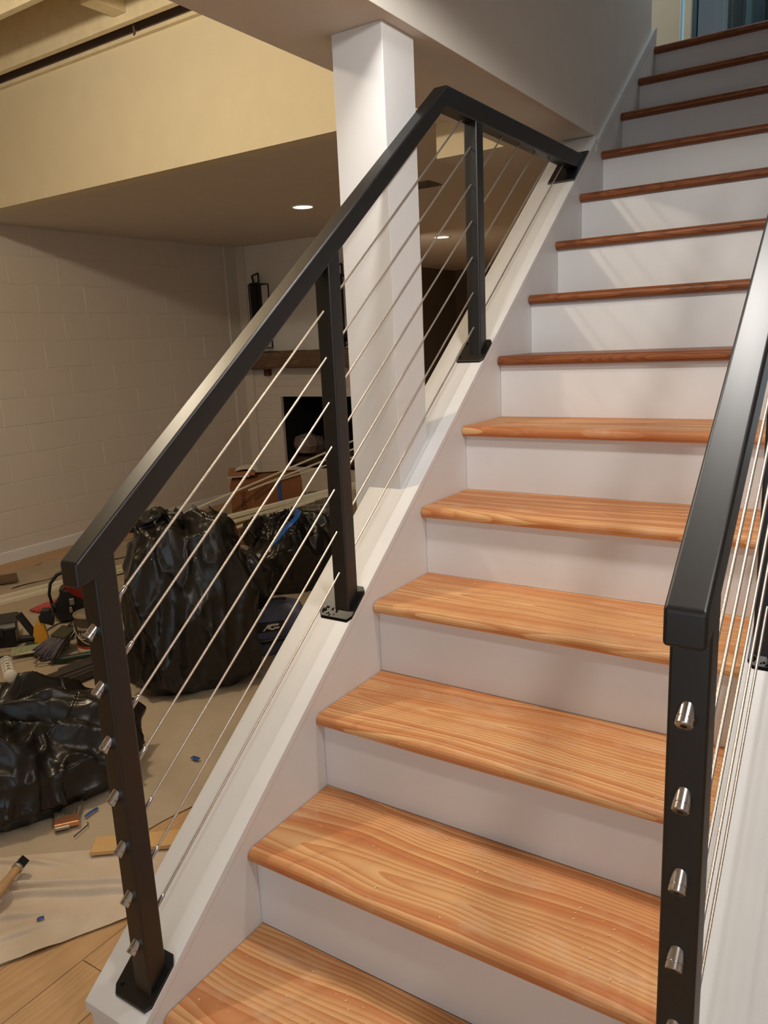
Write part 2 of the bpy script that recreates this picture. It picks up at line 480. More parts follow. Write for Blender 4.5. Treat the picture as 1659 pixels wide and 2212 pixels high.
# stairwell walls above the soffit
struct('wall_stairwell_left', MB().box(-0.06, -0.012 + 0.0005, 1.10, 3.50, ZS + 0.0005, 5.1), M_WALL)
struct('wall_stairwell_right', MB().box(W_ST + 0.01, W_ST + 0.07, 1.25, 7.0, 2.30, 5.1), M_WALL)
struct('ceiling_upper', MB().box(-2.0, 3.0, 0.9, 7.2, 5.1, 5.2), M_CEIL)
struct('wall_stairwell_front', MB().box(-0.012, W_ST + 0.01, 1.04, 1.10, 2.36, 5.1), M_WALL)
# far dark room
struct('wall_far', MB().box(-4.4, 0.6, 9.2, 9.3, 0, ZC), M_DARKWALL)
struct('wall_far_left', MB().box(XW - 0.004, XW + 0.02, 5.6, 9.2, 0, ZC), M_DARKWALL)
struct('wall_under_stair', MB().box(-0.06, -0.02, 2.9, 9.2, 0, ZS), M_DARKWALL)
struct('front_fill_blocker', MB().box(-4.4, -0.3, -3.7, -3.6, 0, 3.2), M_WALL)  # unseen wall added to shut world fill out of the left room
struct('wall_right', MB().box(3.5, 3.6, -3.6, 9.4, 0, 3.2), M_WALL)

# column
cl = struct('wall_column', MB().box(-0.195, -0.046, 1.2314, 1.381, 0, ZS), M_WHITE, bevel=0.002)

# landing wall with daylit jamb gap and glazed door
struct('wall_landing', MB().box(-2.0, -0.116, 4.50, 4.60, 2.6, 5.1), M_CREAM)
struct('trim_5', MB().box(-0.088, -0.052, 4.47, 4.60, 2.6, 5.1), M_CREAM, bevel=0.003)
wn = struct('jamb_1', MB().box(-0.116, -0.111, 4.49, 4.58, 2.6, 5.0), M_WHITE)
MB().box(-0.111, -0.088, 4.53, 4.54, 2.6, 5.0).build('glow_strip', M_GAPGLOW, wn)  # daylight in the door jamb gap, put in as an emissive strip
dr = struct('door_1', MB().box(-0.052, -0.035, 4.50, 4.56, 2.6, 4.8).box(0.9, 0.96, 4.50, 4.56, 2.6, 4.8).box(-0.035, 0.9, 4.50, 4.56, 4.74, 4.8), M_BLIND2)
MB().box(-0.035, 0.9, 4.535, 4.541, 2.6, 4.74).build('glass_pane', M_GLASS, dr)
random.seed(9)
xx = -0.03
ms = [M_BLIND3, M_BLIND3, M_BLIND2, M_BLIND3, M_BLIND2, M_BLIND3, M_BLIND2, M_BLIND1, M_BLIND2, M_BLIND1, M_BLIND2, M_BLIND1, M_BLIND3, M_BLIND2, M_BLIND3]
ws = [0.07, 0.05, 0.012, 0.03, 0.012, 0.045, 0.016, 0.035, 0.02, 0.006, 0.03, 0.006, 0.02, 0.012, 0.5]
for mm, ww in zip(ms, ws):
    MB().box(xx, xx + ww - 0.002, 4.60 + random.random() * 0.02, 4.625 + random.random() * 0.02, 2.66, 4.7).build('blind_slat', mm, dr)
    xx += ww
struct('wall_landing_right', MB().box(0.96, 3.0, 4.50, 4.60, 2.6, 5.1), M_CREAM)
struct('wall_landing_back', MB().box(-2.0, 3.0, 5.4, 5.5, 2.6, 5.1), M_BLIND3)
struct('floor_landing', MB().box(-2.0, -0.07, 3.50, 5.5, 2.45, 2.652).box(-0.07, 3.0, 3.56, 5.5, 2.45, 2.652), M_TREAD_OLD)

# ================================================================== staircase
ST = thing('staircase', 'wooden staircase with orange pine treads and white risers between two black cable railings', 'stairs', (0.43, 0.25, 0))
def tread_mesh(k, depth=RUN + 0.026):
    # nosing at y = k*RUN (local 0), top at z=0, thickness .03
    pr = []
    for i in range(9):
        a = PI / 2 + PI * i / 8
        pr.append((0.015 + 0.015 * math.cos(a), -0.015 + 0.015 * math.sin(a)))
    return [(depth, 0)] + pr + [(depth, -0.03)]
NOISE_T = random.Random(2)
for k in range(1, 15):
    d = RUN + 0.026 if k < 14 else 0.12
    mb = MB().prism(tread_mesh(k, d), 'x', -W_ST / 2 + 0.0015, W_ST / 2 - 0.0015)
    o = mb.build('tread', M_TREAD if k <= 6 else M_TREAD_OLD, ST, local=True, smooth=False)
    bv = o.modifiers.new('bevel', 'BEVEL'); bv.width = 0.0012; bv.segments = 1; bv.limit_method = 'ANGLE'; bv.angle_limit = R_(50)
    o.location = Vector((W_ST / 2, k * RUN, k * RISE)) - Vector(ST.location)
    if k == 7 : o['label'] = 'lowest tread still in dark amber finish'
for k in range(1, 15):
    yf = k * RUN + 0.026
    MB().box(0.0008, W_ST - 0.0008, yf, yf + 0.016, (k - 1) * RISE + (0.0003), k * RISE - 0.0302).build('riser', M_WHITE, ST)
Y0C, Y1C = 0.195, 2.72
for side, (xa, xb, ya) in {'left': (-0.141, -0.006, Y0C + 0.006), 'right': (W_ST + 0.006, W_ST + 0.141, Y0C + 0.066)}.items():
    MB().prism(
               [(ya, 0), (2.74, 0), (2.74, ZS - 0.002), (2.70, ZS - 0.002), (ya, cap_z(ya) - 0.0205)], 'x', xa, xb).build('stringer_wall', M_WHITE, ST)
# caps
for xa, xb, ya in ((-0.149, 0.004, Y0C), (W_ST - 0.004, W_ST + 0.149, Y0C + 0.06)):
    ye = 2.695
    MB().prism([(ya, cap_z(ya) - 0.022), (ya, cap_z(ya)), (ye, cap_z(ye)), (ye, cap_z(ye) - 0.022)], 'x', xa, xb).build('stringer_cap', M_WHITE, ST, bevel=0.0015)
# skirt boards against which the treads end
for xa, xb in ((-0.006, 0.0), (W_ST, W_ST + 0.006)):
    y2 = 3.56
    def st(y): return SL * y + 0.066
    MB().prism([(0.205, 0), (3.55, 0), (3.55, 2.66 + 0.08), (3.52, st(3.52) + 0.0), (2.69, st(2.69)), (2.6, cap_z(2.6) - 0.021), (0.205, cap_z(0.205) - 0.0205)], 'x', xa, xb).build('skirt_board', M_WHITE, ST, bevel=0.001)

MB().prism([(2.69, SL * 2.69 + 0.068), (3.52, SL * 3.52 + 0.068), (3.54, 2.66 + 0.085), (3.54, 2.66 + 0.045), (2.69, SL * 2.69 + 0.034)], 'x', -0.011, 0.004).build('skirt_cap', M_WHITE, ST, bevel=0.001)
# ================================================================== cable railings
CAB_X = -0.030
def cab_z(i, y): return 0.9515 - 0.1008 * i + 0.757 * (y - 0.24)
def rope(mb, p0, p1, r=0.0025, lobes=6, pitch=0.019, step=0.0013, ns=18):
    p0, p1 = Vector(p0), Vector(p1); d = (p1 - p0); L = d.length; d.normalize()
    a = d.cross(Vector((1, 0, 0))).normalized(); b = d.cross(a)
    n = max(2, int(L / step)); vs = []; fs = []
    for i in range(n + 1):
        t = i / n; c = p0.lerp(p1, t); tw = 2 * PI * (t * L) / pitch
        for k in range(ns):
            th = 2 * PI * k / ns
            q = abs(math.cos(lobes * (th - tw) / 2))
            rad = r * (0.60 + 0.42 * q)
            vs.append(c + (a * math.cos(th) + b * math.sin(th)) * rad)
    for i in range(n):
        for k in range(ns):
            fs.append((i * ns + k, i * ns + (k + 1) % ns, (i + 1) * ns + (k + 1) % ns, (i + 1) * ns + k))
    mb.add(vs, fs); return mb
def shifted(poly, dy, dz): return [(a + dy, b + dz) for a, b in poly]

def railing(name, label, dx, dy, posts, nfar):
    """left railing at dx=0; the right one sits dx to the side and dy further up the same slope"""
    dzz = SL * dy
    root = thing(name, label, 'railing', (-0.03 + dx, 0.26 + dy, 0.25 + dzz), group='cable railings of the staircase')
    xi, xo = -0.008 + dx, -0.051 + dx
    # handrail: sloped tube that bends level
    tp = lambda y: 1.077 + SL * (y - 0.208)
    th = 0.060
    yb = 1.487; zb = tp(yb)
    kk = 1.478
    poly = [(0.206, tp(0.206) - 0.002), (yb, zb), (2.62, zb + 0.002), (2.55, zb - 0.056), (kk, zb - 0.058), (0.236, tp(0.236) - th), (0.206, tp(0.206) - 0.044)]
    hr = MB().prism(shifted(poly, dy, dzz), 'x', xo, xi).build('handrail', M_BLACK, root, bevel=0.005, seg=3)
    MB().prism(shifted([(2.44, cap_z(2.44)), (2.60, cap_z(2.60)), (2.60, cap_z(2.60) + 0.008), (2.44, cap_z(2.44) + 0.008)], dy, dzz), 'x', -0.10 + dx, 0.005 + dx).build('end_plate', M_BLACK, root, bevel=0.002)
    for y0, gloss in posts:
        yc = y0
        ztop = (tp(y0 + 0.02) - th + 0.004) if y0 < 1.4 else zb - 0.054
        y1 = y0 + 0.043
        zl, zr = cap_z(y0) - 0.004, cap_z(y1) - 0.004
        ps = MB().prism(shifted([(y0, zl + 0.006), (y1, zr + 0.006), (y1, ztop + (0.03 if y0 < 1.4 else 0)), (y0, ztop)], dy, dzz), 'x', xo + 0.0005, xi - 0.0005).build('post', M_BLACK, root, bevel=0.004, seg=3)
        # sloped base plate with clipped corners
        ya, yb2 = y0 - 0.018, y0 + 0.060
        xa, xb = -0.097 + dx, 0.003 + dx
        if y0 > 0.5: xa, xb = -0.090 + dx, 0.006 + dx
        if dx > 0: xa, xb = W_ST + 0.003, W_ST + 0.100
        c = 0.010
        pl = [(xa + c, ya), (xb - c, ya), (xb, ya + c), (xb, yb2 - c), (xb - c, yb2), (xa + c, yb2), (xa, yb2 - c), (xa, ya + c)]
        pm = MB()
        vs = [(x, y + dy, cap_z(y) + dzz + 0.0003) for x, y in pl] + [(x, y + dy, cap_z(y) + dzz + 0.0073) for x, y in pl]
        n = len(pl)
        pm.add(vs, [tuple(range(n - 1, -1, -1)), tuple(range(n, 2 * n))] + [(i, (i + 1) % n, n + (i + 1) % n, n + i) for i in range(n)])
        bp = pm.build('base_plate', M_PLATE if gloss else M_BLACK, ps, bevel=0.0012)
        for sx, sy in ((xa + 0.014, ya + 0.014), (xa + 0.014, yb2 - 0.014)):
            mt = Matrix.Translation((sx, sy + dy, cap_z(sy) + dzz + 0.0073)) @ Matrix.Rotation(math.atan(0.772), 4, 'X')
            MB().lathe([(0.0042, -0.002), (0.0042, 0.0012), (0.003, 0.0026), (0.0008, 0.003)], 12, mt).build('screw', M_PLATE, ps, smooth=True)
        if gloss:
            rng = random.Random(5)
            dm = MB()
            for cx, cy, nn in ((xa + 0.028, ya + 0.012, 17), (xa + 0.030, yb2 - 0.008, 14)):
                for _ in range(nn):
                    px, py = cx + rng.uniform(-0.020, 0.022), cy + rng.uniform(-0.009, 0.010)
                    if px < xa + 0.004 or py < ya + 0.003 or py > yb2 - 0.003: continue
                    rd = rng.uniform(0.0016, 0.0034)
                    mt = Matrix.Translation((px, py + dy, cap_z(py) + dzz + 0.0072)) @ Matrix.Rotation(math.atan(0.772), 4, 'X')
                    dm.lathe([(rd, 0), (rd * 0.92, rd * 0.4), (rd * 0.55, rd * 0.72), (0.0002, rd * 0.82)], 9, mt)
            dr_ = dm.build('paint_drips', M_PLATE, ps, smooth=True); dr_['kind'] = 'stuff'
    # cables with their fittings
    cd = Vector((0, 1, 0.757)).normalized()
    yp = posts[0][0]
    for i in range(7):
        ys = yp + 0.043
        cx = CAB_X + dx
        s0 = Vector((cx, ys + dy, cab_z(i, ys) + dzz))
        yend = (1.987 - 0.9515 + 0.1008 * i) / 0.757 + 0.24
        ye = min(yend + 0.008, 2.60)
        if ye > 2.35: ye = min(ye, 2.52)
        e0 = Vector((cx, ye + dy, cab_z(i, ye) + dzz))
        st_ = s0 + cd * 0.034
        mb = MB(); rope(mb, st_ - cd * 0.004, e0)
        mb.build('cable', M_CABLE, root, smooth=True, fix=False)
        fm = MB().tube([s0 - cd * 0.006, s0 + cd * 0.030, s0 + cd * 0.034, s0 + cd * 0.038], [0.0043, 0.0043, 0.0038, 0.0030], 14)
        fm.build('cable_sleeve', M_STEEL, root, smooth=True)
        # end cap on the front of the post
        f0 = Vector((cx, yp + dy, cab_z(i, yp) + dzz))
        ax = -cd
        rot = Vector((0, 0, 1)).rotation_difference(ax).to_matrix().to_4x4()
        mt = Matrix.Translation(f0) @ rot
        R0 = 0.0095
        kn = MB().lathe([(R0, -0.012), (R0, 0.0080), (R0 - 0.0009, 0.0086), (R0 - 0.0009, 0.0095), (R0, 0.0101), (R0, 0.0162), (R0 - 0.001, 0.0172), (0.0034, 0.0173)], 28, mt, cap=False)
        kb = kn.build('end_cap', M_STEEL, root, smooth=True)
        es = kb.modifiers.new('e', 'EDGE_SPLIT'); es.split_angle = R_(40)
        MB().lathe([(0.0036, 0.0175), (0.0032, 0.0145), (0.0005, 0.0143)], 12, mt).build('hex_socket', M_SOCKET, kb, smooth=True)
    return root
railing('cable_railing', 'black steel cable railing on the left side of the stairs, beside the white column', 0.0, 0.0, [(0.238, False), (0.914, True), (1.657, False)], 7)
railing('cable_railing', 'black steel cable railing on the right side of the stairs, nearest the viewer', 0.914, 0.06, [(0.238, False), (0.905, True), (1.657, False)], 7)

# ================================================================== fireplace
FP = thing('fireplace', 'whitewashed brick fireplace with a dark firebox and rough timber mantel', 'fireplace', (-2.9, YF, 0))
FBX0, FBX1, FBZ0, FBZ1 = -3.63, -2.75, 0.29, 0.94
X0F, X1F = -3.93, -2.45
mb = MB()
mb.box(X0F, FBX0, YF - 0.003, YF + 0.6, 0, ZC - 0.001).box(FBX1, X1F, YF - 0.003, YF + 0.6, 0, ZC - 0.001)
mb.box(FBX0, FBX1, YF - 0.003, YF + 0.6, FBZ1, ZC - 0.001).box(FBX0, FBX1, YF - 0.003, YF + 0.6, 0, FBZ0)
mb.build('chimney_breast', M_BLOCK, FP)
# plastered upper face
MB().box(X0F, X1F, YF - 0.008, YF - 0.003, 1.20, ZC - 0.001).build('plaster_panel', M_WALL, FP)
MB().box(FBX0 + 0.001, FBX1 - 0.001, YF + 0.55, YF + 0.58, FBZ0, FBZ1).box(FBX0 - 0.001, FBX0 + 0.004, YF + 0.03, YF + 0.58, FBZ0, FBZ1).box(FBX1 - 0.004, FBX1 + 0.001, YF + 0.03, YF + 0.58, FBZ0, FBZ1).box(FBX0, FBX1, YF + 0.03, YF + 0.58, FBZ1 - 0.004, FBZ1 + 0.002).box(FBX0, FBX1, YF + 0.03, YF + 0.58, FBZ0 - 0.002, FBZ0 + 0.004).build('firebox', M_SOOT, FP)
rb = random.Random(3); br_cache = {}
for r in range(16):
    z0 = 0.004 + r * 0.0735
    x = X0F + (0 if r % 2 else -0.105)
    while x < X1F:
        xa, xb = max(x, X0F), min(x + 0.21, X1F)
        z1 = z0 + 0.0735
        segs = [(xa, xb)]
        if z1 > FBZ0 + 0.01 and z0 < FBZ1 - 0.02:
            segs = []
            if xa < FBX0: segs.append((xa, min(xb, FBX0)))
            if xb > FBX1: segs.append((max(xa, FBX1), xb))
        for a, b in segs:
            if b - a < 0.02: continue
            key = round(b - a, 3)
            if key not in br_cache:
                o = MB().box(0.0018, b - a - 0.0018, 0, 0.024, 0.0018, 0.0717).build('brick', M_BLOCK, FP, local=True)
                br_cache[key] = o.data
            else:
                o = bpy.data.objects.new('brick', br_cache[key]); COL.objects.link(o); o.parent = FP
            md = o.modifiers.new('bevel', 'BEVEL'); md.width = 0.004; md.segments = 1
            o.location = Vector((a, YF - 0.008 + rb.random() * 0.003, z0)) - Vector(FP.location)
            o.rotation_euler = (rb.uniform(-.01, .01), 0, rb.uniform(-.004, .004))
        x += 0.21
# mantel: hewn beam with rough edges
def mantel():
    def fn(u, v):
        a = 2 * PI * u
        # rounded rectangle section
        cx, cz = 0.10, 0.075
        c, s = math.cos(a), math.sin(a)
        q = 8
        rr_ = (abs(c) ** q + abs(s) ** q) ** (-1 / q)
        x = -3.935 + 1.6 * v
        n = noise.noise(Vector((x * 3, c * 2, s * 2))) * 0.012 + noise.noise(Vector((x * 14, c * 3, s * 3))) * 0.004
        return (x, YF - 0.095 + c * (cx + n) * rr_, 1.272 + s * (cz + n) * rr_)
    mb = MB().grid(fn, 40, 60, True)
    n0 = len(mb.v) - 40
    mb.f.append(tuple(range(39, -1, -1))); mb.f.append(tuple(range(n0, n0 + 40)))
    return mb
mt_ = mantel().build('mantel', M_MANTEL, FP, smooth=True)
mt_['label'] = 'rough brown timber mantel beam'
MB().box(-3.77, -3.71, YF - 0.05, YF - 0.012, 1.13, 1.192).build('mantel_bracket', plain('rusty_bracket', (96, 40, 28), 0.7), FP, bevel=0.003)
lg = thing('log_grate', 'charred logs lying in the bottom of the dark firebox', 'logs', (-3.1, YF + 0.16, FBZ0))
for i, (xa, xb, yy, zz, r) in enumerate(((-3.60, -2.75, 0.09, 0.05, 0.045), (-3.58, -2.80, 0.20, 0.05, 0.045), (-3.5, -2.7, 0.15, 0.115, 0.04))):
    pts = [(xa + (xb - xa) * t, YF + yy + 0.02 * math.sin(3 * t + i), FBZ0 + zz - 0.003) for t in (0, .2, .4, .6, .8, 1)]
    MB().tube(pts, [r * (0.9 + 0.12 * math.sin(k * 2.1 + i)) for k in range(6)], 12).build('log', M_LOG, lg, smooth=True)

def blob_bag(name, center, prof, fold=0.1, seed=0, nu=110, nv=90, sx=1, sy=1, rz=0, crump=0.03, pleats=0, box=2.6, flat=0, lean=(0, 0)):
    """prof: list of (z, r); returns MB of a crumpled sack standing at center"""
    cx, cy, cz = center
    zs = [p[0] for p in prof]
    def interp(t):
        # cumulative along profile
        L = [0]
        for (z0, r0), (z1, r1) in zip(prof, prof[1:]): L.append(L[-1] + math.hypot(z1 - z0, r1 - r0))
        s = t * L[-1]
        for i in range(len(prof) - 1):
            if s <= L[i + 1] + 1e-9:
                f = (s - L[i]) / max(1e-9, L[i + 1] - L[i])
                return (prof[i][0] + (prof[i + 1][0] - prof[i][0]) * f, prof[i][1] + (prof[i + 1][1] - prof[i][1]) * f)
        return prof[-1]
    sd = Vector((seed * 13.7, seed * 5.1, seed * 9.3))
    H = max(zs) or 1
    RM = max(q_[1] for q_ in prof)
    cr, sr = math.cos(rz), math.sin(rz)
    def fn(u, v):
        z, r = interp(v)
        a = 2 * PI * u; c, s = math.cos(a), math.sin(a)
        q = box; k = (abs(c) ** q + abs(s) ** q) ** (-1 / q)
        rs = 0.35 + 0.65 * r / RM
        p = Vector((c * k * rs, s * k * rs, z * 2.2)) * 1.15
        e = min(1, r * 8)
        (za, ra), (zb, rb_) = interp(max(0, v - 0.05)), interp(min(1, v + 0.05))
        tl = math.hypot(zb - za, rb_ - ra) or 1
        nr, nz = max(0, (zb - za) / tl), max(0, -(rb_ - ra) / tl)
        n1 = noise.noise(p * 1.1 + sd) * 0.9
        vo = noise.voronoi(Vector((p.x * 1.9, p.y * 1.9, p.z * 1.2)) + sd)[0]
        n2 = (vo[1] - vo[0]) - 0.35
        n3 = noise.turbulence(Vector((p.x * 4, p.y * 4, p.z * 2.4)) + sd, 3, True) - 0.6
        q1 = Vector((p.x * 1.5 + 0.5 * p.z, p.y * 1.5, p.z * 0.55)) + sd
        c1 = (1 - abs(noise.noise(q1))) ** 4 - 0.35
        c2 = (1 - abs(noise.noise(Vector((p.x * 3.2 - 0.8 * p.z, p.y * 3.2 + 0.5 * p.z, p.z * 1.3)) - sd))) ** 6 - 0.25
        c3 = (1 - abs(noise.noise(Vector((p.x * 4.6 + 1.1 * p.z, p.y * 4.6 - 0.7 * p.z, p.z * 2.0)) + sd * 2))) ** 8 - 0.2
        dsp = (n1 * fold + n2 * crump * 0.7 + c1 * crump * 1.5 + c2 * crump * 0.75 + c3 * crump * 0.18 + n3 * crump * 0.10) * e
        if pleats: dsp += math.sin(a * pleats + 3 * noise.noise(p + sd)) * crump * 0.8 * max(0, (z / H - 0.55)) * 2
        rad = max(0.001, r + dsp * (nr if v > 0.03 else 1))
        x, y = c * k * rad * sx, s * k * rad * sy
        zz = z + dsp * nz * 0.9 + (noise.noise(Vector((c * 1.7, s * 1.7, 4.0)) + sd) * 0.10 * (z / H) ** 3 * H) + (n2 * crump * 0.8 if v > 0.75 else 0)
        zz = max(zz, 0.0)
        return (cx + x * cr - y * sr + lean[0] * z, cy + x * sr + y * cr + lean[1] * z, cz + zz)
    mb = MB().grid(fn, nu, nv, True)
    mb.f.append(tuple(range(nu - 1, -1, -1)))
    n0 = (nv - 1) * nu
    mb.f.append(tuple(range(n0, n0 + nu)))
    return mb

# crumpled clear bag in the firebox
cb = blob_bag('plastic_bag', (-3.46, YF + 0.14, FBZ0 + 0.13), [(0, 0.05), (0.0, 0.11), (0.07, 0.13), (0.14, 0.08), (0.17, 0.02)], 0.05, 7, 50, 40, crump=0.02).build('plastic_bag', M_CLEAR, None, smooth=True)
recenter(cb); setp(cb, 'crumpled cloudy plastic bag lying on the logs in the firebox', 'bag')

# wall sconces: black lantern boxes either side
def sconce(name, label, x0):
    r = thing(name, label, 'wall lamp', (x0 + 0.12, YF - 0.006, 1.62))
    y1 = YF - 0.006
    MB().box(x0, x0 + 0.105, y1 - 0.03, y1, 1.36, 1.955).build('back_plate', M_BLKPL, r, bevel=0.003)
    f = MB()
    yb, yf = y1 - 0.035, y1 - 0.135
    t = 0.008
    xa, xb = x0 + 0.085, x0 + 0.225
    for x in (xa, xb):
        for y in (yb, yf):
            f.box(x - t / 2, x + t / 2, y - t / 2, y + t / 2, 1.38, 1.93)
    for z in (1.38, 1.93):
        for y in (yb, yf): f.box(xa, xb, y - t / 2, y + t / 2, z - t / 2, z + t / 2)
        for x in (xa, xb): f.box(x - t / 2, x + t / 2, yf, yb, z - t / 2, z + t / 2)
    f.build('lantern_frame', M_BLKPL, r)
    MB().tube([(x0 + 0.045, y1 - 0.02, 1.955), (x0 + 0.045, y1 - 0.035, 2.008), (x0 + 0.052, y1 - 0.04, 2.014), (x0 + 0.155, y1 - 0.08, 2.024), (x0 + 0.163, y1 - 0.084, 2.018), (x0 + 0.165, y1 - 0.085, 1.935)], 0.008, 8).build('arm', M_BLKPL, r, smooth=True)
    MB().lathe([(0.02, 1.40), (0.02, 1.50), (0.008, 1.52)], 14, Matrix.Translation(((xa + xb) / 2, (yb + yf) / 2, 0))).build('lamp_holder', M_BLKPL, r, smooth=True)
    return r
setp(sconce('wall_sconce', 'black lantern wall lamp left above the mantel', -3.875), group='wall lamps above the mantel')
setp(sconce('wall_sconce', 'black lantern wall lamp right above the mantel, half hidden by the railing post', -2.965), group='wall lamps above the mantel')

# recessed ceiling lights and vent
def downlight(name, label, x, y, power):
    r = thing(name, label, 'ceiling light', (x, y, ZC), (0, 0, 0), 'recessed ceiling lights')
    mt = Matrix.Translation((x, y, ZC))
    MB().lathe([(0.082, -0.0005), (0.080, -0.006), (0.066, -0.007), (0.064, -0.001)], 32, mt, cap=False).build('trim_ring', M_WHITEPL, r, smooth=True)
    MB().lathe([(0.0645, -0.002), (0.060, -0.005), (0.001, -0.0055)], 32, mt).build('lens', M_LENS, r, smooth=True)
    lamp('downlight_bulb', 'SPOT', (x, y, ZC - 0.03), power, (1.0, 0.92, 0.80), 0.05, (0, 0, 0), spot_size=R_(140), spot_blend=0.8)
downlight('recessed_light', 'lit round ceiling light nearest the block wall', -2.287, 3.745, 5)
downlight('recessed_light', 'lit round ceiling light seen behind the cables right of the column', -2.43, 5.90, 110)
v = thing('ceiling_vent', 'small grey slatted vent in the lower ceiling right of the column', 'vent', (-1.35, 3.70, ZC))
MB().box(-1.43, -1.27, 3.62, 3.78, ZC - 0.006, ZC - 0.0005).build('frame', plain('grey_vent', (120, 108, 96), 0.6), v, bevel=0.002)
for k in range(6):
    MB().box(-1.42, -1.28, 3.635 + k * 0.024, 3.641 + k * 0.024, ZC - 0.012, ZC - 0.006).build('slat', M_DARKWALL, v)

# ================================================================== floor coverings
def sheet(name, label, cat, corners, mat, nu=60, nv=60, z=0.003, amp=0.006, fq=5, seed=0, folds=(), edge=0.0, thick=0.0012):
    a, b, c, d = [Vector(p) for p in corners]
    sd = Vector((seed * 3.1, seed * 7.7, 0))
    def fn(u, v):
        p = (a * (1 - u) + b * u) * (1 - v) + (d * (1 - u) + c * u) * v
        e = Vector((noise.noise(Vector((p.x * 6, p.y * 6, 1)) + sd), noise.noise(Vector((p.x * 6, p.y * 6, 7)) + sd))) * edge * (1 if min(u, v, 1 - u, 1 - v) < 0.02 else 0)
        h = max(0, noise.fractal(Vector((p.x * fq, p.y * fq, 0)) + sd, 0.8, 2.0, 3) + 0.1) * amp
        for (x0, y0), (x1, y1), ht, wd in folds:
            dv = Vector((x1 - x0, y1 - y0)); L = dv.length; dv.normalize()
            q = Vector((p.x - x0, p.y - y0)); t = q.dot(dv)
            wob = 0.018 * noise.noise(Vector((t * 5, 3, seed)))
            s_ = q.x * -dv.y + q.y * dv.x + wob
            if -0.05 < t < L + 0.05:
                en = max(0, min(1, min(t + 0.05, L + 0.05 - t) / 0.12))
                m = s_ / wd if s_ > 0 else -s_ / 0.010
                if m < 1: h += ht * en * (0.5 + 0.5 * math.cos(PI * m)) * (0.75 + 0.5 * noise.noise(Vector((t * 7, 9, seed))))
        return (p.x + e.x, p.y + e.y, z + h)
    o = MB().grid(fn, nu, nv).build(name, mat, None, smooth=True, fix=False)
    recenter(o)
    return setp(o, label, cat, 'drop cloths' if name == 'drop_cloth' else 'sheets of floor paper')
sheet('floor_paper', 'big tan floor paper under the black bags in the middle of the room', 'paper', ((-3.62, -1.2), (-0.80, 0.20), (-0.16, 4.6), (-3.70, 4.7)), M_PAPER, 110, 130, z=0.002, amp=0.008, fq=2.6, seed=1, edge=0.02,
      folds=(((-3.4, 1.9), (-2.9, 2.9), 0.018, 0.03), ((-3.2, 1.5), (-2.6, 1.95), 0.012, 0.02), ((-0.95, 1.2), (-0.5, 0.95), 0.006, 0.02)))
sheet('floor_paper', 'torn strip of tan floor paper along the block wall', 'paper', ((-3.78, 1.2), (-3.44, 1.4), (-3.25, 4.4), (-3.72, 4.5)), M_PAPER, 40, 90, z=0.008, amp=0.016, fq=6, seed=3, edge=0.05)
sheet('floor_paper', 'tan floor paper overlapping sheet lying behind the tool box', 'paper', ((-3.34, 1.05), (-2.45, 1.55), (-2.75, 2.25), (-3.42, 2.0)), M_PAPER, 50, 50, z=0.011, amp=0.013, fq=5, seed=6, edge=0.03)
sheet('drop_cloth', 'wrinkled canvas drop cloth at the foot of the stairs', 'cloth', ((-0.88, -0.20), (-0.30, 0.815), (-0.62, 0.77), (-1.45, 0.16)), M_CANVAS, 200, 170, z=0.006, amp=0.012, fq=5, seed=2, edge=0.006,
      folds=(((-1.05, 0.30), (-0.45, 0.655), 0.034, 0.04), ((-1.02, 0.262), (-0.48, 0.628), 0.026, 0.03), ((-0.82, 0.30), (-0.66, 0.42), 0.020, 0.05), ((-0.74, 0.22), (-0.62, 0.40), 0.014, 0.05), ((-1.1, 0.42), (-0.8, 0.56), 0.018, 0.03)))
sheet('drop_cloth', 'lower fold of canvas drop cloth peeping out at the left picture edge', 'cloth', ((-0.80, -0.12), (-0.585, 0.315), (-0.72, 0.36), (-1.0, 0.0)), M_CANVAS, 30, 30, z=0.003, amp=0.003, seed=4)

# pale offcut board beside the stringer
o = MB().box(-0.22, 0.22, -0.035, 0.035, 0.004, 0.016).build('wood_offcut', M_PALEWOOD, None, bevel=0.001)
o.location = (-0.60, 0.79, 0.008); o.rotation_euler = (0, 0, R_(38))
setp(o, 'pale pine offcut board on the floor behind the left newel post', 'board')

# ================================================================== black bin bags
b1 = thing('bin_bag', 'tall upright shiny black bin bag behind the front cables of the left railing', 'bag', (-1.42, 1.64, 0.0), group='black bin bags')
b1m = blob_bag('sack', (-1.40, 1.66, 0.006), [(0, 0.02), (0.0, 0.20), (0.06, 0.275), (0.22, 0.275), (0.42, 0.262), (0.58, 0.225), (0.68, 0.18), (0.705, 0.06), (0.69, 0.002)], 0.035, 3, 190, 170, 0.96, 0.85, R_(48), crump=0.023, pleats=5, box=3.6)
b1m.build('sack', M_BAG, b1, smooth=True)
blob_bag('side_lobe', (-1.41, 1.97, 0.20), [(0, 0.01), (0.0, 0.09), (0.08, 0.13), (0.18, 0.125), (0.27, 0.08), (0.31, 0.02)], 0.03, 17, 90, 70, 1.0, 0.9, R_(48), crump=0.026).build('side_lobe', M_BAG, b1, smooth=True)
fr = MB()
for i, (px, py, a) in enumerate(((-1.52, 1.53, 0.3), (-1.42, 1.64, 1.2), (-1.33, 1.74, 2.2))):
    def fn(u, v, px=px, py=py, a=a, i=i):
        t = (u - 0.5) * 0.16
        return (px + t * math.cos(a) + 0.02 * math.sin(9 * v + i), py + t * math.sin(a) + 0.02 * math.sin(7 * u + i), 0.66 + v * (0.10 - 0.03 * i + 0.04 * math.sin(6 * u + i)))
    fr.grid(fn, 12, 8)
fr.build('gathered_neck', M_BAG, b1, smooth=True, fix=False)

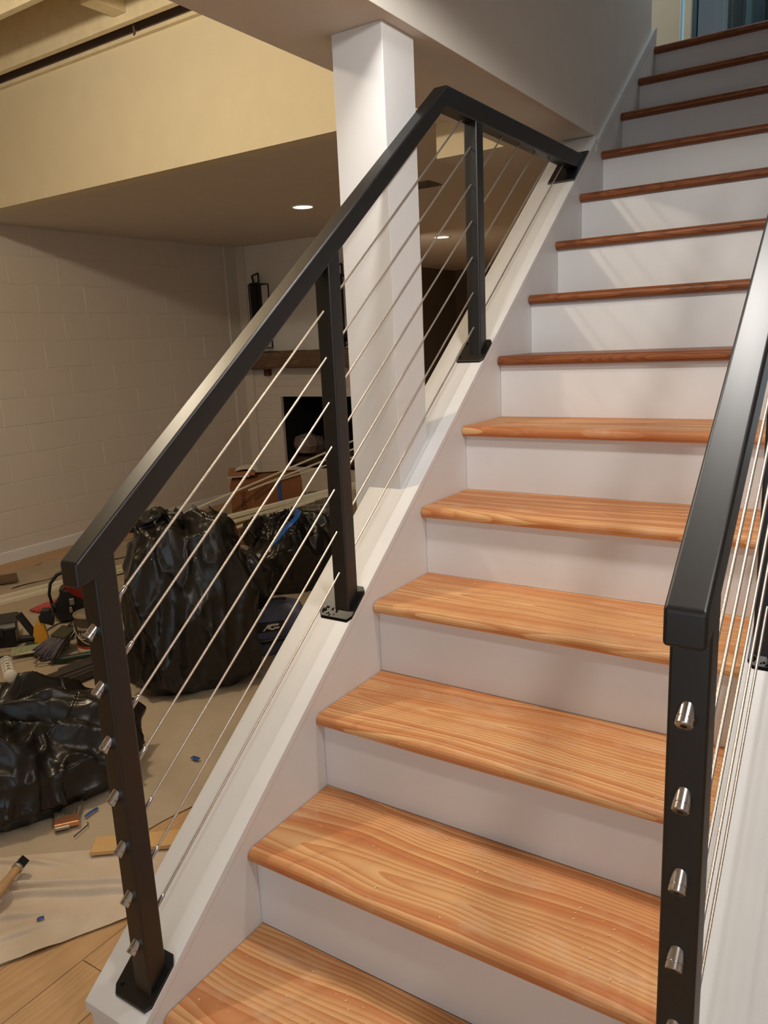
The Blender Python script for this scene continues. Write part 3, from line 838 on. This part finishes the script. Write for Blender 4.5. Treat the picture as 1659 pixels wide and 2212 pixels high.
b2 = thing('bin_bag', 'black bin bag knotted with a blue tie in front of the cardboard box', 'bag', (-1.84, 2.86, 0), group='black bin bags')
blob_bag('sack', (-1.84, 2.88, 0.006), [(0, 0.02), (0, 0.2), (0.08, 0.245), (0.22, 0.25), (0.33, 0.21), (0.40, 0.12), (0.43, 0.04), (0.44, 0.03)], 0.05, 11, 130, 110, 1.1, 0.9, R_(48), crump=0.028, pleats=11, box=2.6).build('sack', M_BAG, b2, smooth=True)
# the tied neck flops to the left
blob_bag('neck_flap', (-1.93, 2.76, 0.25), [(0, 0.01), (0.01, 0.09), (0.09, 0.13), (0.15, 0.10), (0.18, 0.03)], 0.05, 14, 70, 50, 1.2, 0.8, R_(48), crump=0.03, pleats=8).build('neck_flap', M_BAG, b2, smooth=True)
MB().tube([(-1.80, 2.86, 0.475), (-1.70, 2.78, 0.478), (-1.655, 2.705, 0.463), (-1.695, 2.66, 0.411), (-1.737, 2.625, 0.35), (-1.762, 2.603, 0.315)], [0.012, 0.016, 0.018, 0.019, 0.017, 0.012], 10, True, 0.35).tube([(-1.80, 2.86, 0.47), (-1.72, 2.80, 0.45), (-1.70, 2.72, 0.42)], 0.010, 8, True, 0.5).build('blue_tie', M_BLUETIE, b2, smooth=True)

b3 = thing('bin_bag', 'slumped black bin bag lying in the left foreground beside the newel post', 'bag', (-1.27, 0.70, 0), group='black bin bags')
blob_bag('sack', (-1.30, 0.70, 0.006), [(0, 0.02), (0, 0.31), (0.05, 0.37), (0.16, 0.36), (0.24, 0.28), (0.285, 0.16), (0.295, 0.05), (0.292, 0.004)], 0.075, 21, 210, 150, 1.10, 0.80, R_(52), crump=0.05, box=2.3).build('sack', M_BAG, b3, smooth=True)

# ================================================================== navy tool bag
nb = thing('tool_bag', 'dusty navy canvas tool bag with a pale emblem beside the tall black bag', 'bag', (-1.33, 2.07, 0))
nrot = Matrix.Translation((-1.33, 2.08, 0.0)) @ Matrix.Rotation(R_(47), 4, 'Z')
def navy_fn(u, v):
    a = 2 * PI * u; c, s = math.cos(a), math.sin(a); q = 5
    k = (abs(c) ** q + abs(s) ** q) ** (-1 / q)
    prof = [(0.01, 0.0), (0.9, 0.0), (1.0, 0.03), (1.03, 0.09), (0.98, 0.15), (0.86, 0.19), (0.5, 0.215), (0.01, 0.225)]
    i = min(int(v * 7), 6); f = v * 7 - i
    r = prof[i][0] + (prof[i + 1][0] - prof[i][0]) * f; z = prof[i][1] + (prof[i + 1][1] - prof[i][1]) * f
    n = noise.noise(Vector((c * k * 2, s * k * 2, z * 9))) * 0.06 + noise.noise(Vector((c * 5, s * 5, z * 25))) * 0.025
    return nrot @ Vector((c * k * (r + n * min(1, r * 2)) * 0.17, s * k * (r + n * min(1, r * 2)) * 0.13, z + 0.004))
nm = MB().grid(navy_fn, 72, 36, True); nm.f.append(tuple(range(71, -1, -1))); nm.f.append(tuple(range(35 * 72, 36 * 72)))
nm.build('bag_body', M_NAVY, nb, smooth=True)
def on_n(x, y, z): return nrot @ Vector((x, y, z))
MB().tube([on_n(-0.15, -0.150, 0.10), on_n(-0.05, -0.155, 0.085), on_n(0.06, -0.155, 0.092), on_n(0.16, -0.145, 0.125)], 0.0065, 8, True, 1.6).build('zip_welt', M_BLKPL, nb, smooth=True)
MB().tube([on_n(-0.13, -0.03, 0.222), on_n(-0.07, -0.05, 0.245), on_n(0.02, -0.05, 0.25), on_n(0.07, -0.02, 0.235)], 0.012, 8, True, 0.5).build('carry_strap', M_BLKPL, nb, smooth=True)
MB().box(-0.075, 0.045, -0.141, -0.120, 0.126, 0.166, nrot).build('badge_panel', M_BLKPL, nb, bevel=0.002)
em = MB()
EMB = [[(-0.115, 0.168), (-0.108, 0.168), (-0.082, 0.196), (-0.090, 0.196)],
       [(-0.078, 0.197), (-0.040, 0.197), (-0.042, 0.190), (-0.076, 0.190), (-0.094, 0.181), (-0.072, 0.169), (-0.066, 0.169), (-0.081, 0.181), (-0.066, 0.190), (-0.074, 0.190)],
       [(-0.063, 0.182), (-0.038, 0.182), (-0.042, 0.174), (-0.070, 0.174)]]
EMB[1] = [(-0.078, 0.197), (-0.040, 0.197), (-0.043, 0.189), (-0.072, 0.189), (-0.082, 0.182), (-0.062, 0.170), (-0.074, 0.170), (-0.098, 0.182)]
for pg in EMB:
    n = len(pg)
    vs = [nrot @ Vector((x + 0.062, -0.144, z - 0.036)) for x, z in pg] + [nrot @ Vector((x + 0.062, -0.1405, z - 0.036)) for x, z in pg]
    em.add(vs, [tuple(range(n)), tuple(range(2 * n - 1, n - 1, -1))] + [(i, n + i, n + (i + 1) % n, (i + 1) % n) for i in range(n)])
em.build('emblem', M_LETTER, nb)

# ================================================================== cardboard box, carton, strips
cb_rot = math.atan2(3.735 - 3.40, -2.448 + 2.83)
cbx = thing('cardboard_box', 'large brown cardboard box with blue tape in front of the fireplace', 'box', (-2.83, 3.40, 0), (0, 0, cb_rot))
LW, DP, HH = 0.508, 0.30, 0.448
b = MB().box(0, LW, 0, DP, 0.003, HH).build('carton_body', M_CARD, cbx, local=True, bevel=0.002)
MB().add([(0.001, -0.001, HH), (LW - 0.001, -0.001, HH), (LW - 0.02, DP * 0.48, HH + 0.042), (0.02, DP * 0.48, HH + 0.042)], [(0, 1, 2, 3)]).build('top_flap', M_CARD, cbx, local=True, solid=0.004)
MB().add([(0.001, DP + 0.001, HH), (LW - 0.001, DP + 0.001, HH), (LW - 0.02, DP * 0.52, HH + 0.05), (0.02, DP * 0.52, HH + 0.05)], [(0, 1, 2, 3)]).build('top_flap', M_CARD, cbx, local=True, solid=0.004)
MB().box(0.335, 0.360, -0.0022, -0.001, 0.19, HH - 0.002).box(0.300, 0.37, -0.0022, -0.001, 0.17, 0.195).build('blue_tape', M_BLUETAPE, cbx, local=True)
MB().box(0.15, 0.156, -0.0016, -0.0008, 0.01, HH - 0.003).build('board_seam', M_CARD2, cbx, local=True)
vs, fs = text_mesh('SHADE', 0.050)
tm = Matrix.Translation((0.072, -0.0015, HH - 0.055)) @ Matrix.Rotation(R_(90), 4, 'Y') @ Matrix.Rotation(R_(90), 4, 'X')
MB().add([tm @ p for p in vs], fs).build('lettering', M_DKPRINT, cbx, local=True, fix=False)
fb = thing('flat_box', 'flat small brown box with paper on top of the big cardboard box', 'box', (-2.83, 3.43, HH + 0.05), (0, 0, cb_rot))
MB().box(-0.03, 0.16, 0.02, 0.26, 0.0, 0.028).build('flat_carton', M_CARD2, fb, local=True, bevel=0.002)
MB().box(-0.034, 0.12, 0.015, 0.2, -0.006, 0.0).build('lid_edge', M_PAPERWH, fb, local=True)
o = MB().grid(lambda u, v: (0.02 + 0.17 * u, 0.04 + 0.17 * v, 0.034 + 0.012 * math.sin(4 * u) + 0.02 * u * v), 10, 10).build('crumpled_paper', M_PAPERWH, fb, local=True, smooth=True, solid=0.001)

ct = thing('putty_carton', 'grey printed carton with a brick pattern behind the knotted bag', 'carton', (-2.27, 3.50, 0), (0, 0, math.atan2(.16, .21)))
MB().box(0, 0.30, 0, 0.22, 0.003, 0.375).build('carton_body', M_CARTON, ct, local=True, bevel=0.004)
MB().box(0.262, 0.30, -0.0015, 0.0, 0.01, 0.335).build('tan_edge_band', M_CARD2, ct, local=True)
vs, fs = text_mesh('WALL PUTTY', 0.034)
tm = Matrix.Translation((0.045, -0.0012, 0.262)) @ Matrix.Rotation(R_(90), 4, 'X')
MB().add([tm @ p for p in vs], fs).build('lettering', plain('faded_print', (176, 168, 152), 0.6), ct, local=True, fix=False)

def strip(label, p0, p1, wd=0.03, th=0.012, grp=None):
    p0, p1 = Vector(p0), Vector(p1); d = p1 - p0
    o = MB().box(0, d.length, -wd / 2, wd / 2, -th / 2, th / 2).build('trim_strip', M_STRIP, None, bevel=0.003)
    o.matrix_world = Matrix.Translation(p0) @ d.to_track_quat('X', 'Z').to_matrix().to_4x4()
    return setp(o, label, 'trim strip', 'cream trim strips by the cardboard box')
def ext(a, b, t0, t1):
    a, b = Vector(a), Vector(b); return a + (b - a) * t0, a + (b - a) * t1
A, B = (-2.424, 3.0, 0.345), (-1.994, 3.5, 0.447)
p, q = ext(A, B, -0.75, 1.5); strip('upper of the two broad cream strips crossing in front of the cardboard box', p, q, 0.04, 0.026)
A, B = (-2.415, 3.0, 0.312), (-1.985, 3.5, 0.428)
p, q = ext(A, B, -0.75, 1.5); strip('lower of the two broad cream strips crossing in front of the cardboard box', p, q, 0.03, 0.024)
A, B = (-2.405, 2.985, 0.270), (-2.045, 3.2, 0.40)
p, q = ext(A, B, -0.3, 1.25); strip('short thin cream strip under the broad strips, slanting off them', p, q, 0.014, 0.018)
A, B = (-2.722, 3.3, 0.416), (-2.35, 4.0, 0.635)
p, q = ext(A, B, -0.5, 1.5); strip('uppermost thin cream strip slanting up towards the firebox', p, q, 0.014, 0.012)
A, B = (-2.70, 3.34, 0.40), (-2.335, 4.0, 0.585)
p, q = ext(A, B, 0.1, 1.5); strip('second thin cream strip slanting up towards the firebox', p, q, 0.014, 0.012)
A, B = (-2.68, 3.40, 0.42), (-2.30, 4.05, 0.55)
p, q = ext(A, B, 0.2, 1.5); strip('lowest thin cream strip slanting up towards the firebox', p, q, 0.012, 0.010)
# long white mouldings on the floor by the block wall
for i, (p0, p1, lb) in enumerate((((-3.45, 0.85, 0.02), (-3.02, 3.2, 0.02), 'long white floor moulding nearer the block wall'), ((-3.34, 0.85, 0.02), (-2.93, 3.2, 0.02), 'long white floor moulding nearer the tool box'))):
    p0, p1 = Vector(p0), Vector(p1); d = p1 - p0
    o = MB().prism([(-0.03, -0.008), (0.03, -0.008), (0.03, 0.0), (0.02, 0.008), (-0.01, 0.003), (-0.02, 0.012), (-0.03, 0.012)], 'x', 0, d.length).build('floor_moulding', M_STRIP, None, bevel=0.001)
    o.location = p0; o.rotation_euler = (0, 0, math.atan2(d.y, d.x)); setp(o, lb, 'moulding', 'white floor mouldings')
o = MB().box(0, 0.32, -0.05, 0.05, 0, 0.02).build('wood_board', M_MANTEL, None, bevel=0.002)
o.location = (-3.66, 1.86, 0.03); o.rotation_euler = (R_(8), 0, R_(62)); setp(o, 'brown board end lying on the paper near the block wall', 'board')

# ================================================================== tools on the paper
tb = thing('tool_box', 'black plastic tool box with a red top handle at the left picture edge', 'tool box', (-2.62, 1.42, 0.012), (0, 0, R_(55)))
MB().prism([(-0.09, 0), (0.09, 0), (0.10, 0.085), (-0.10, 0.085)], 'x', -0.2, 0.14).build('box_body', M_BLKPL, tb, local=True, bevel=0.006)
MB().prism([(-0.108, 0.085), (0.108, 0.085), (0.108, 0.10), (0.085, 0.122), (-0.085, 0.122), (-0.108, 0.10)], 'x', -0.21, 0.15).build('lid', M_BLKPL, tb, local=True, bevel=0.006)
MB().box(-0.17, 0.06, -0.018, 0.018, 0.122, 0.138).build('handle', M_RED, tb, local=True, bevel=0.006)
MB().box(0.05, 0.09, -0.113, -0.098, 0.06, 0.105).build('latch', M_BLKPL, tb, local=True, bevel=0.003)

cl_ = thing('bar_clamp', 'yellow and black hand clamp standing on the paper left of the paint tin', 'clamp', (-2.345, 1.525, 0.012), (0, 0, R_(48)))
MB().prism([(-0.018, 0.02), (0.022, 0.0), (0.052, 0.012), (0.036, 0.105), (0.055, 0.150), (0.030, 0.165), (-0.012, 0.105), (-0.020, 0.07)], 'y', -0.016, 0.016).build('clamp_body', M_YELLOW, cl_, local=True, bevel=0.004)
MB().prism([(-0.088, 0.175), (-0.060, 0.188), (-0.008, 0.085), (-0.018, 0.06), (-0.034, 0.07)], 'y', -0.014, 0.014).build('trigger_lever', M_BLKPL, cl_, local=True, bevel=0.005)
MB().prism([(0.020, 0.13), (0.078, 0.105), (0.088, 0.155), (0.075, 0.165), (0.070, 0.188), (0.032, 0.190), (0.026, 0.168), (0.016, 0.16)], 'y', -0.024, 0.024).build('clamp_jaw', M_BLKPL, cl_, local=True, bevel=0.004)
MB().prism([(-0.09, 0.045), (-0.012, 0.040), (-0.012, 0.062), (-0.08, 0.068), (-0.092, 0.058)], 'y', -0.017, 0.017).build('jaw_pad', M_BLKPL, cl_, local=True, bevel=0.005)
MB().prism([(-0.08, 0.004), (-0.012, 0.004), (0.004, 0.024), (-0.045, 0.04)], 'y', -0.02, 0.02).build('foot_grip', M_OLIVE, cl_, local=True, bevel=0.003)

# red and black harness bag
hb = thing('work_bag', 'black and red work bag with a hooped strap behind the left newel post', 'bag', (-2.55, 1.88, 0.012), (0, 0, R_(48)))
MB().grid(lambda u, v: (lambda c, s, k: (c * k * (0.085 + 0.02 * math.sin(5 * v) + 0.012 * noise.noise(Vector((c * 2, s * 2, v * 5)))) * (1 if 0 < v < 1 else 0.05), s * k * 0.07 * (1 if 0 < v < 1 else 0.05), 0.004 + 0.18 * v))(math.cos(2 * PI * u), math.sin(2 * PI * u), (abs(math.cos(2 * PI * u)) ** 4 + abs(math.sin(2 * PI * u)) ** 4) ** -.25), 40, 22, True).build('bag_body', M_BLKPL, hb, local=True, smooth=True)
MB().grid(lambda u, v: (-0.03 + 0.13 * u, -0.078 + 0.02 * v - 0.012 * math.sin(PI * u), 0.205 - 0.02 * u - 0.095 * v * (0.35 + 0.65 * u)), 14, 10).build('red_panel', M_RED, hb, local=True, smooth=True, solid=0.006)
pts = [(-0.105 + 0.0, -0.05, 0.115), (-0.112, -0.045, 0.16), (-0.10, -0.04, 0.215), (-0.065, -0.03, 0.255), (-0.02, -0.02, 0.272), (0.03, -0.01, 0.262), (0.06, 0, 0.22)]
MB().tube(pts, [0.012, 0.014, 0.015, 0.017, 0.018, 0.017, 0.015], 10, True, 0.55).tube([(-0.105, -0.05, 0.118), (-0.088, -0.055, 0.085), (-0.075, -0.055, 0.075)], 0.007, 8).tube([(-0.107, -0.05, 0.118), (-0.102, -0.055, 0.08), (-0.097, -0.055, 0.058)], 0.006, 8).build('hooped_strap', M_BLKPL, hb, local=True, smooth=True)
MB().box(-0.012, 0.012, -0.092, -0.082, 0.10, 0.135).box(-0.016, -0.002, -0.094, -0.084, 0.06, 0.09).build('buckle', M_TIN, hb, local=True, bevel=0.002)
sx_ = thing('wooden_handle_tool', 'tan wooden tool handle with a metal end leaning on the black and red bag', 'tool', (-2.49, 1.93, 0.01))
MB().tube([(-2.475, 1.89, 0.015), (-2.505, 1.905, 0.11), (-2.53, 1.91, 0.195)], 0.014, 12).build('handle', M_TAN, sx_, smooth=True)
MB().tube([(-2.53, 1.91, 0.195), (-2.536, 1.912, 0.225)], 0.016, 12).build('metal_end', M_TIN, sx_, smooth=True)
rg = blob_bag('rag', (-2.77, 1.93, 0.012), [(0, 0.02), (0, 0.055), (0.02, 0.065), (0.045, 0.04), (0.05, 0.01)], 0.03, 31, 60, 30, 1.9, 0.6, R_(66), crump=0.026).build('rag', M_PINK, None, smooth=True)
recenter(rg); setp(rg, 'crumpled pinkish red rag on the paper behind the yellow clamp', 'rag')
oc = MB().lathe([(0.0, 0), (0.028, 0), (0.031, 0.075), (0.027, 0.075), (0.025, 0.006), (0.0, 0.006)], 20, Matrix.Translation((-2.68, 1.90, 0.012)), cap=False).build('plastic_cup', M_ORANGE, None, smooth=True)
recenter(oc); setp(oc, 'small orange cup behind the hooped black strap', 'cup')

# paint tin
pc = thing('paint_tin', 'gallon paint tin with a brown label and orange band behind the newel post', 'paint tin', (-2.055, 1.635, 0.012), (0, 0, 0))
RT = 0.083
MB().lathe([(0.0, 0.0), (RT - 0.002, 0.0), (RT, 0.003), (RT, 0.035), (RT - 0.0005, 0.0352)], 40, cap=False).build('base_band', M_CREAMLAB, pc, local=True, smooth=True)
MB().lathe([(RT, 0.0352), (RT + 0.0004, 0.036), (RT + 0.0004, 0.045), (RT, 0.046)], 40, cap=False).build('orange_band', M_ORLAB, pc, local=True, smooth=True)
MB().lathe([(RT - 0.0003, 0.045), (RT, 0.047), (RT, 0.180), (RT - 0.001, 0.182)], 40, cap=False).build('label_wrap', M_BROWNLAB, pc, local=True, smooth=True)
MB().lathe([(RT - 0.001, 0.181), (RT + 0.003, 0.184), (RT + 0.003, 0.191), (RT - 0.004, 0.193), (RT - 0.008, 0.188), (RT - 0.016, 0.187), (RT - 0.018, 0.191), (0.04, 0.190), (0.0005, 0.190)], 40, cap=False).build('lid', M_TIN, pc, local=True, smooth=True)
def wrap_text(txt, size, ang0, z, sq=0.72):
    vs, fs = text_mesh(txt, size, 0.0003)
    for q in vs: q.x *= sq
    out = []
    for p_ in vs:
        a = ang0 + p_.x / RT; r = RT + 0.0006 + p_.z
        out.append((r * math.cos(a), r * math.sin(a), z + p_.y))
    return out, fs
lt = MB()
cam_ang = math.atan2(-0.4968 - 1.635, 1.0366 + 2.055)
for txt, sz, da, zz in (('Benjamin', 0.024, -1.02, 0.128), ('ADVANCE', 0.046, -1.06, 0.082)):
    vs, fs = wrap_text(txt, sz, cam_ang + da, zz); lt.add(vs, fs)
lt.build('lettering', M_LETTER, pc, local=True, fix=False)
bl = MB()
pts = []
for i in range(15):
    t = i / 14; a = cam_ang - 1.45 + 2.9 * t
    pts.append(((RT + 0.006 + 0.012 * math.sin(PI * t)) * math.cos(a), (RT + 0.006 + 0.012 * math.sin(PI * t)) * math.sin(a), 0.158 - 0.098 * math.sin(PI * t)))
bl.tube(pts, 0.0020, 8).build('bail_handle', M_TIN, pc, local=True, smooth=True)
tp_ = MB()
a0 = cam_ang + 0.15
for k in range(6):
    pass
tp_.grid(lambda u, v: ((RT + 0.004 - (0.03 * max(0, 0.35 - v) / 0.35)) * math.cos(a0 + 0.34 * u), (RT + 0.004 - (0.03 * max(0, 0.35 - v) / 0.35)) * math.sin(a0 + 0.34 * u), 0.1965 - 0.055 * max(0, v - 0.35) / 0.65), 6, 8).build('teal_tape', M_TEAL, pc, local=True, smooth=True, solid=0.001)

# big block brush with grey bristles
gb = thing('block_brush', 'wide dusty brush with grey purple bristles left of the paint tin', 'brush', (-2.165, 1.545, 0.012), (0, 0, R_(92)))
bm_ = MB(); rngb = random.Random(8)
for i in range(260):
    u = rngb.random(); x = -0.055 + 0.11 * u; yb = rngb.uniform(-0.016, 0.016)
    p0 = (0.030 + 0.02 * (u - .5), x * 0.62 + 0.02, 0.078 + yb * 0.6)
    p1 = (-0.115 + rngb.uniform(-.014, .014) + 0.03 * (u - .5), x * 1.7 + 0.01, 0.006 + rngb.random() * 0.03)
    bm_.tube([p0, tuple((a + b_) / 2 + c_ for a, b_, c_ in zip(p0, p1, (0, 0, 0.012))), p1], 0.0035, 4)
bb = bm_.build('bristles', M_BRISTLE, gb, local=True, smooth=True); bb['kind'] = 'stuff'
MB().prism([(-0.02, 0.055), (0.055, 0.085), (0.05, 0.11), (-0.025, 0.085)], 'y', -0.03, 0.07).build('ferrule', M_OLIVE, gb, local=True, bevel=0.003)
MB().tube([(0.05, 0.02, 0.095), (0.09, 0.03, 0.110), (0.13, 0.04, 0.118)], [0.02, 0.017, 0.014], 12).build('handle', M_BLKPL, gb, local=True, smooth=True)
MB().tube([(0.005, -0.035, 0.075), (0.03, -0.038, 0.095), (0.045, -0.03, 0.108), (0.03, -0.022, 0.10)], 0.003, 8).build('wire_clip', M_TIN, gb, local=True, smooth=True)
pg = MB().grid(lambda u, v: (-0.13 + 0.26 * u, -0.05 + 0.1 * v, 0.012 + 0.018 * (1 - (2 * v - 1) ** 2) + 0.003 * math.sin(60 * u) * math.sin(30 * v)), 60, 16).build('scrub_pad', M_PALEGRN, None, smooth=True, solid=0.006)
pg.location = (-2.29, 1.50, 0.012); pg.rotation_euler = (0, 0, R_(52)); setp(pg, 'pale green ribbed pad lying under the yellow clamp', 'pad')
og = thing('scrub_brush', 'small olive brush head on the paper behind the wide dusty brush', 'brush', (-2.33, 1.66, 0.012), (0, 0, R_(40)))
MB().box(-0.05, 0.04, -0.02, 0.02, 0.0, 0.016).build('brush_block', M_OLIVE, og, local=True, bevel=0.004)
ob = MB()
for i in range(60):
    x = rngb.uniform(-0.048, 0.05); y = rngb.uniform(-0.018, 0.018)
    ob.tube([(x, y, 0.014), (x + rngb.uniform(0, .015), y + rngb.uniform(-.006, .006), 0.040)], 0.0018, 4)
ob.build('bristles', M_OLIVE, og, local=True)['kind'] = 'stuff'

# aluminium straightedge
ab = thing('straightedge', 'dull metal straightedge bar lying at the left picture edge', 'bar', (-2.40, 1.40, 0.012))
bar = MB().prism([(-0.022, 0), (0.022, 0), (0.022, 0.008), (0.008, 0.012), (0.008, 0.03), (-0.008, 0.03), (-0.008, 0.012), (-0.022, 0.008)], 'x', -0.45, 0.15).build('bar', M_ALU, ab, local=True, bevel=0.001)
ab.rotation_euler = (0, 0, R_(43))
MB().box(0.15, 0.154, -0.02, 0.02, 0.0, 0.03).build('end_cap', M_TIN, ab, local=True)

# roller frame: cage, bent wire, dark green grip
rf = thing('roller_frame', 'paint roller frame with a white cage and dark green grip', 'roller', (-2.16, 1.30, 0.012))
A = Vector((-2.255, 1.300, 0.042)); B = Vector((-2.035, 1.19, 0.042)); d = (B - A).normalized()
rot = Vector((0, 0, 1)).rotation_difference(d).to_matrix().to_4x4()
m1 = Matrix.Translation(A) @ rot; Lc = (B - A).length * 0.72
cg = MB()
for k in range(6):
    a = 2 * PI * k / 6
    cg.tube([m1 @ Vector((0.022 * math.cos(a), 0.022 * math.sin(a), 0)), m1 @ Vector((0.022 * math.cos(a), 0.022 * math.sin(a), Lc))], 0.0035, 6)
for k in range(6):
    zz = Lc * k / 5
    cg.tube([m1 @ Vector((0.022 * math.cos(2 * PI * j / 18), 0.022 * math.sin(2 * PI * j / 18), zz)) for j in range(19)], 0.0036, 6, False)
cg.build('cage', M_WHITEPL, rf, smooth=True)
MB().lathe([(0.0, Lc - 0.002), (0.027, Lc), (0.028, Lc + 0.022), (0.024, Lc + 0.028), (0.0, Lc + 0.028)], 24, m1, cap=False).build('end_cap', M_WHITEPL, rf, smooth=True)
MB().lathe([(0.0, -0.03), (0.012, -0.03), (0.024, -0.004), (0.024, 0.002), (0.0, 0.002)], 20, m1, cap=False).build('inner_cap', M_WHITEPL, rf, smooth=True)
wpts = [m1 @ Vector((0, 0, -0.028)), Vector((-2.285, 1.325, 0.045)), Vector((-2.275, 1.365, 0.045)), Vector((-2.24, 1.43, 0.042)), Vector((-2.21, 1.455, 0.04)), Vector((-2.185, 1.435, 0.034)), Vector((-2.15, 1.37, 0.028)), Vector((-2.125, 1.375, 0.026)), Vector((-2.085, 1.43, 0.026)), Vector((-2.065, 1.455, 0.026))]
MB().tube(wpts, 0.0042, 8).build('wire', M_TIN, rf, smooth=True)
MB().tube([(-2.085, 1.43, 0.026), (-2.06, 1.46, 0.028), (-2.02, 1.51, 0.03), (-1.96, 1.585, 0.03), (-1.93, 1.62, 0.03)], [0.010, 0.016, 0.015, 0.018, 0.014], 14).build('grip', M_DKGREEN, rf, smooth=True)

# dark plank with stepped end
dp = thing('dark_plank', 'worn dark grey plank with a notched end between the roller and the slumped bag', 'plank', (-1.87, 1.33, 0.014))
dd = Vector((0.14, 0.22, 0)).normalized()
MB().prism([(-0.16, -0.07), (0.36, -0.07), (0.36, 0.08), (0.02, 0.08), (0.0, 0.055), (-0.10, 0.055), (-0.16, 0.02)], 'z', 0.0, 0.035).build('plank', M_BROWNPL, dp, local=True, bevel=0.003)
MB().box(-0.12, 0.36, -0.015, 0.000, 0.035, 0.041).box(-0.13, 0.36, -0.055, -0.045, 0.035, 0.040).build('ridge', M_BROWNPL, dp, local=True, bevel=0.002)
dp.rotation_euler = (0, 0, R_(84))

# paint brush with copper ferrule on the paper
pb = thing('paint_brush', 'paint brush with a copper ferrule in front of the slumped bag', 'brush', (-0.945, 0.69, 0.012), (0, 0, R_(52)))
MB().box(-0.036, 0.036, -0.022, 0.020, 0.0, 0.016).build('ferrule', M_COPPER, pb, local=True, bevel=0.003)
hm = MB()
for i in range(260):
    x = rngb.uniform(-0.034, 0.034); z = rngb.uniform(0.002, 0.014)
    hm.tube([(x, 0.018, z), (x * 1.12, 0.05, z * 0.9), (x * 1.3 + rngb.uniform(-.004, .004), 0.092 + rngb.uniform(-.01, .01), max(.002, z * 0.8))], 0.0013, 4)
hm.build('bristles', M_BRUSHHAIR, pb, local=True)['kind'] = 'stuff'
MB().box(-0.034, 0.010, -0.030, -0.020, 0.001, 0.011).build('broken_stub', M_TIN, pb, local=True, bevel=0.003)
# chisel on the drop cloth
ch = thing('putty_knife', 'wooden handled tool with a black cap lying on the drop cloth', 'tool', (-0.80, 0.42, 0.04))
h0, h1 = Vector((-0.845, 0.475, 0.046)), Vector((-0.735, 0.28, 0.05))
dv = (h1 - h0)
MB().tube([h0, h0 + dv * 0.18, h0 + dv * 0.45, h0 + dv * 0.75, h1], [0.013, 0.012, 0.016, 0.017, 0.010], 14, True, 0.8).build('handle', M_TAN, ch, smooth=True)
MB().tube([h0 - dv * 0.11, h0 + dv * 0.02], 0.0175, 4).build('black_cap', M_BLKPL, ch, bevel=0.002)
MB().tube([h0 + dv * 0.02, h0 + dv * 0.06], 0.0145, 12).build('metal_collar', M_TIN, ch, smooth=True)
# scraps
def scrap(label, x, y, rz, L, wd, mat=M_BLUETAPE, name='tape_scrap', cat='tape', z=0.012):
    o = MB().grid(lambda u, v: (L * (u - .5), wd * (v - .5), 0.0015 * math.sin(3 * u) + 0.001 * v), 8, 4).build(name, mat, None, smooth=True, solid=0.0008)
    o.location = (x, y, z); o.rotation_euler = (0, 0, R_(rz)); setp(o, label, cat, 'blue tape scraps')
scrap('curled blue tape scrap beside the paint brush', -0.93, 0.765, 95, 0.05, 0.01)
scrap('blue tape scrap on the bare paper under the cables', -0.88, 1.15, 0, 0.035, 0.016)
scrap('tiny blue tape scrap on the drop cloth', -0.64, 0.40, 60, 0.016, 0.010, z=0.022)
nl = MB().tube([(-0.872, 0.66, 0.012), (-0.885, 0.72, 0.012), (-0.895, 0.725, 0.013)], 0.0016, 6).build('bent_nail', M_BLKPL, None, smooth=True); recenter(nl); setp(nl, 'thin bent nail on the paper right of the paint brush', 'nail')

# sawdust flakes on the lowest treads
rngs = random.Random(12)
sd_ = MB()
for i in range(300):
    k = rngs.choice((1, 1, 2, 2, 2, 3, 3, 4))
    x = rngs.uniform(0.03, 0.83) ** 1.0; y = k * RUN + rngs.uniform(0.03, 0.24); z = k * RISE + 0.0006
    s1 = rngs.uniform(0.0008, 0.0022); a = rngs.uniform(0, PI)
    m = Matrix.Translation((x, y, z)) @ Matrix.Rotation(a, 4, 'Z')
    sd_.box(-s1, s1, -s1 * .5, s1 * .5, 0, s1 * .5, m)
so_ = sd_.build('sawdust', plain('pale_sawdust', (240, 214, 176), 0.8), None); setp(so_, 'pale sawdust flakes scattered on the lower treads', 'sawdust', None, 'stuff')
recenter(so_)
